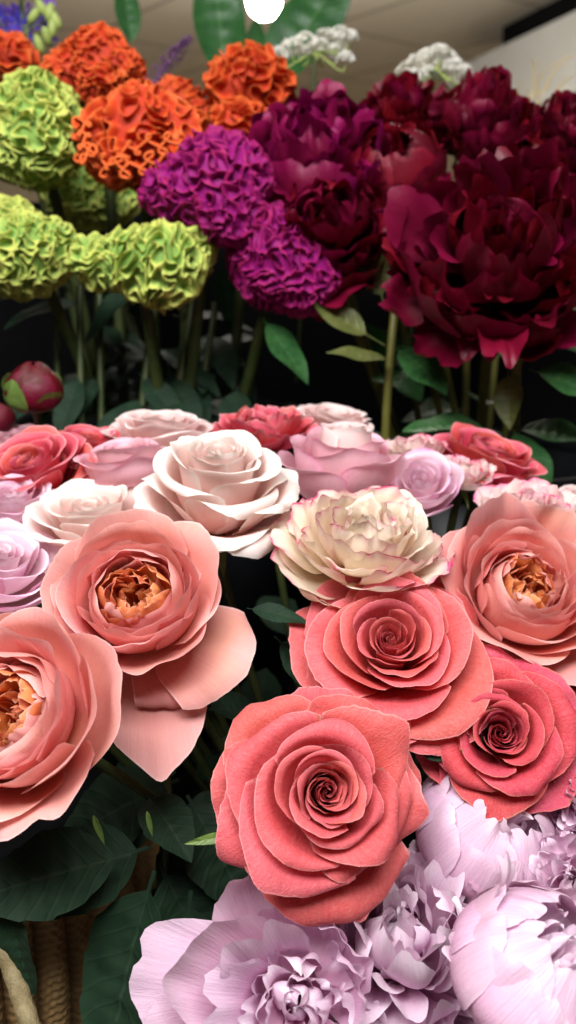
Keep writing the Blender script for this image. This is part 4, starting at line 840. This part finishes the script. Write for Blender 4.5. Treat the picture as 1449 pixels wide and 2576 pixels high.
V, F, uv = tube([inv @ p for p in bez(P(60, 420, 1.05), P(62, 260, 1.05), P(60, 100, 1.05), P(52, -60, 1.05), 10)], .0035); link('stem', mesh_from('stem', V, F, uv), M['stem'], o)
for i in range(34):
    y_ = rng.uniform(-60, 130); a_ = rng.uniform(0, 6.28); q = P(58 + 62 * math.cos(a_) * rng.uniform(.4, 1.1), y_, 1.05 - .03 * math.sin(a_)); n_ = Vector((math.cos(a_), -abs(math.sin(a_)) - .3, rng.uniform(-.3, .4)))
    V, F, uv = floret_mesh(rng, [inv @ q], [n_], .0125, 5, .3); link('floret', mesh_from('floret', V, F, uv), M['blue'], o, thick=.0004)
for (x, y) in ((118, 92), (105, 20), (132, 70), (98, 112), (140, 50), (85, 40), (125, 30)):
    me = uvs('bud', .0055, 2.0, 12); b_ = link('bud', me, M['bud_green'], o); b_.location = inv @ P(x, y, 1.02); b_.rotation_euler = (rng.uniform(-.5, .5), rng.uniform(-.8, .8), 0)
    V, F, uv = tube([inv @ p for p in bez(P(x, y + 8, 1.02), P(x - 6, y + 25, 1.03), P(75, y + 40, 1.05), P(60, y + 50, 1.05), 6)], .001, 6); link('stalk', mesh_from('stalk', V, F, uv), M['bud_green'], o)
o = empty('violet_spike', Matrix.Translation(P(370, 230, 1.08))); tag(o, 'thin dusky violet flower spike leaning right between the orange celosias', 'flower')
inv = o.matrix_world.inverted(); spn = bez(P(355, 330, 1.08), P(370, 230, 1.08), P(410, 160, 1.08), P(482, 92, 1.08), 24)
V, F, uv = tube([inv @ p for p in spn], .0016, 6); link('stem', mesh_from('stem', V, F, uv), M['violet'], o)
C_ = []; N_ = []
for i in range(200):
    t = rng.random() ** .8; p = spn[int(6 + t * 17)]; a_ = rng.uniform(0, 6.28); v = Vector((math.cos(a_), math.sin(a_) * .6, math.sin(a_ * 1.7)))
    C_.append(inv @ (p + v * (.013 * (1.15 - t)))); N_.append(v)
V, F, uv = floret_mesh(rng, C_, N_, .0042, 4, .4); link('florets', mesh_from('florets', V, F, uv, smooth=False), M['violet'], o)
# tropical leaves
o = empty('tropical_plant', Matrix.Translation(P(700, 420, 1.32))); tag(o, 'big broad green tropical leaves rising behind the flowers at the top', 'plant')
world_tube(o, 'stem', bez(P(700, 700, 1.33), P(690, 500, 1.33), P(690, 300, 1.33), P(680, 120, 1.33), 8), .008, M['stem'])
extra_leaf(o, M['leaf_tropic'], 568, 205, 1.28, (-.10, 1, .05), (.1, 0, 1), .22, .080, 1, fold=.12, bend=.1, wave=.16, stalk=.02)
extra_leaf(o, M['leaf_tropic'], 672, 225, 1.30, (.66, 1, .1), (-.2, -.1, 1), .26, .095, 2, fold=.18, bend=.1, wave=.1, stalk=.02)
extra_leaf(o, M['leaf_tropic'], 640, 290, 1.36, (.05, 1, .1), (.3, -.2, 1), .15, .07, 3, fold=.15, bend=.2, wave=.1, stalk=.02)
extra_leaf(o, M['leaf_tropic'], 330, 110, 1.28, (-.12, 1, .05), (.4, 0, 1), .12, .04, 4, fold=.3, bend=.1, stalk=.02)
# dried grass
o = empty('dried_grass', Matrix.Translation(P(1350, 330, 1.0))); tag(o, 'wispy dry straw stalks above the burgundy peonies at the upper right', 'grass stalks')
M['straw'] = plain_mat('straw', (.42, .32, .14), (.50, .38, .18), rough=.7)
for i in range(12):
    x = rng.uniform(1290, 1400); x2 = x + rng.uniform(-30, 120); y2 = rng.uniform(130, 250)
    world_tube(o, 'stalk', bez(P(x, 340, 1.0), P(x + 5, 270, 1.0), P((x + x2) / 2, y2 + 20, .99), P(x2, y2, .98), 9), .0006, M['straw'])

# ------------------------------------------------------------------ named foliage in the front
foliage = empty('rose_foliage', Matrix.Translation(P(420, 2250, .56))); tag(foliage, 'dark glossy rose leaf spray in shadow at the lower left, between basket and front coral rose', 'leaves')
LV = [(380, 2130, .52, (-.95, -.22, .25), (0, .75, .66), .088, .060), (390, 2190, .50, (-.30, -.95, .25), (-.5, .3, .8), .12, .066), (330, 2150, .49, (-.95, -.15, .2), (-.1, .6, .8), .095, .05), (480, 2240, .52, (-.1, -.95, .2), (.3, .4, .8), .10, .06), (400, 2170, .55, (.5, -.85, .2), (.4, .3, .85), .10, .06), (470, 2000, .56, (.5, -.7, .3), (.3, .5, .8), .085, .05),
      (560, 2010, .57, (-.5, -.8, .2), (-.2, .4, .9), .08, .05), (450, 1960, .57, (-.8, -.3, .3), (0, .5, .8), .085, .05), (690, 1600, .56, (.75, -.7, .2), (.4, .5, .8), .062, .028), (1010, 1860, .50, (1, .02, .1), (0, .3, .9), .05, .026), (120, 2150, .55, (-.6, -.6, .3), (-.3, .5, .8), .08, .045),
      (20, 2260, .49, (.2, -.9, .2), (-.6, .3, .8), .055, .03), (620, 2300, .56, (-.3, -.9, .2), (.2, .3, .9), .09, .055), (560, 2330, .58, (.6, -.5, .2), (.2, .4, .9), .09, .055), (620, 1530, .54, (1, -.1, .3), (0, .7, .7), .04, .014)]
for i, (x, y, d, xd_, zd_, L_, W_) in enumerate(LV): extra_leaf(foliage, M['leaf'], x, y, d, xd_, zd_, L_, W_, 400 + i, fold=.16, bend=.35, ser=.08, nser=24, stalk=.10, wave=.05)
world_tube(foliage, 'stem', bez(P(420, 1950, .57), P(430, 2100, .56), P(400, 2200, .56), P(430, 2500, .60), 10), .0028, M['stem'])
for (x, y, d, xd_, L_) in ((235, 2050, .47, (.35, -.9, .1), .017), (370, 2040, .50, (.2, -.95, .1), .015), (592, 2098, .445, (-.95, -.12, .2), .026)):
    extra_leaf(foliage, M['sepal'], x, y, d, xd_, (0, .3, .9), L_, L_ * .22, int(x), name='sepal', fold=.3, bend=.3, stalk=0)
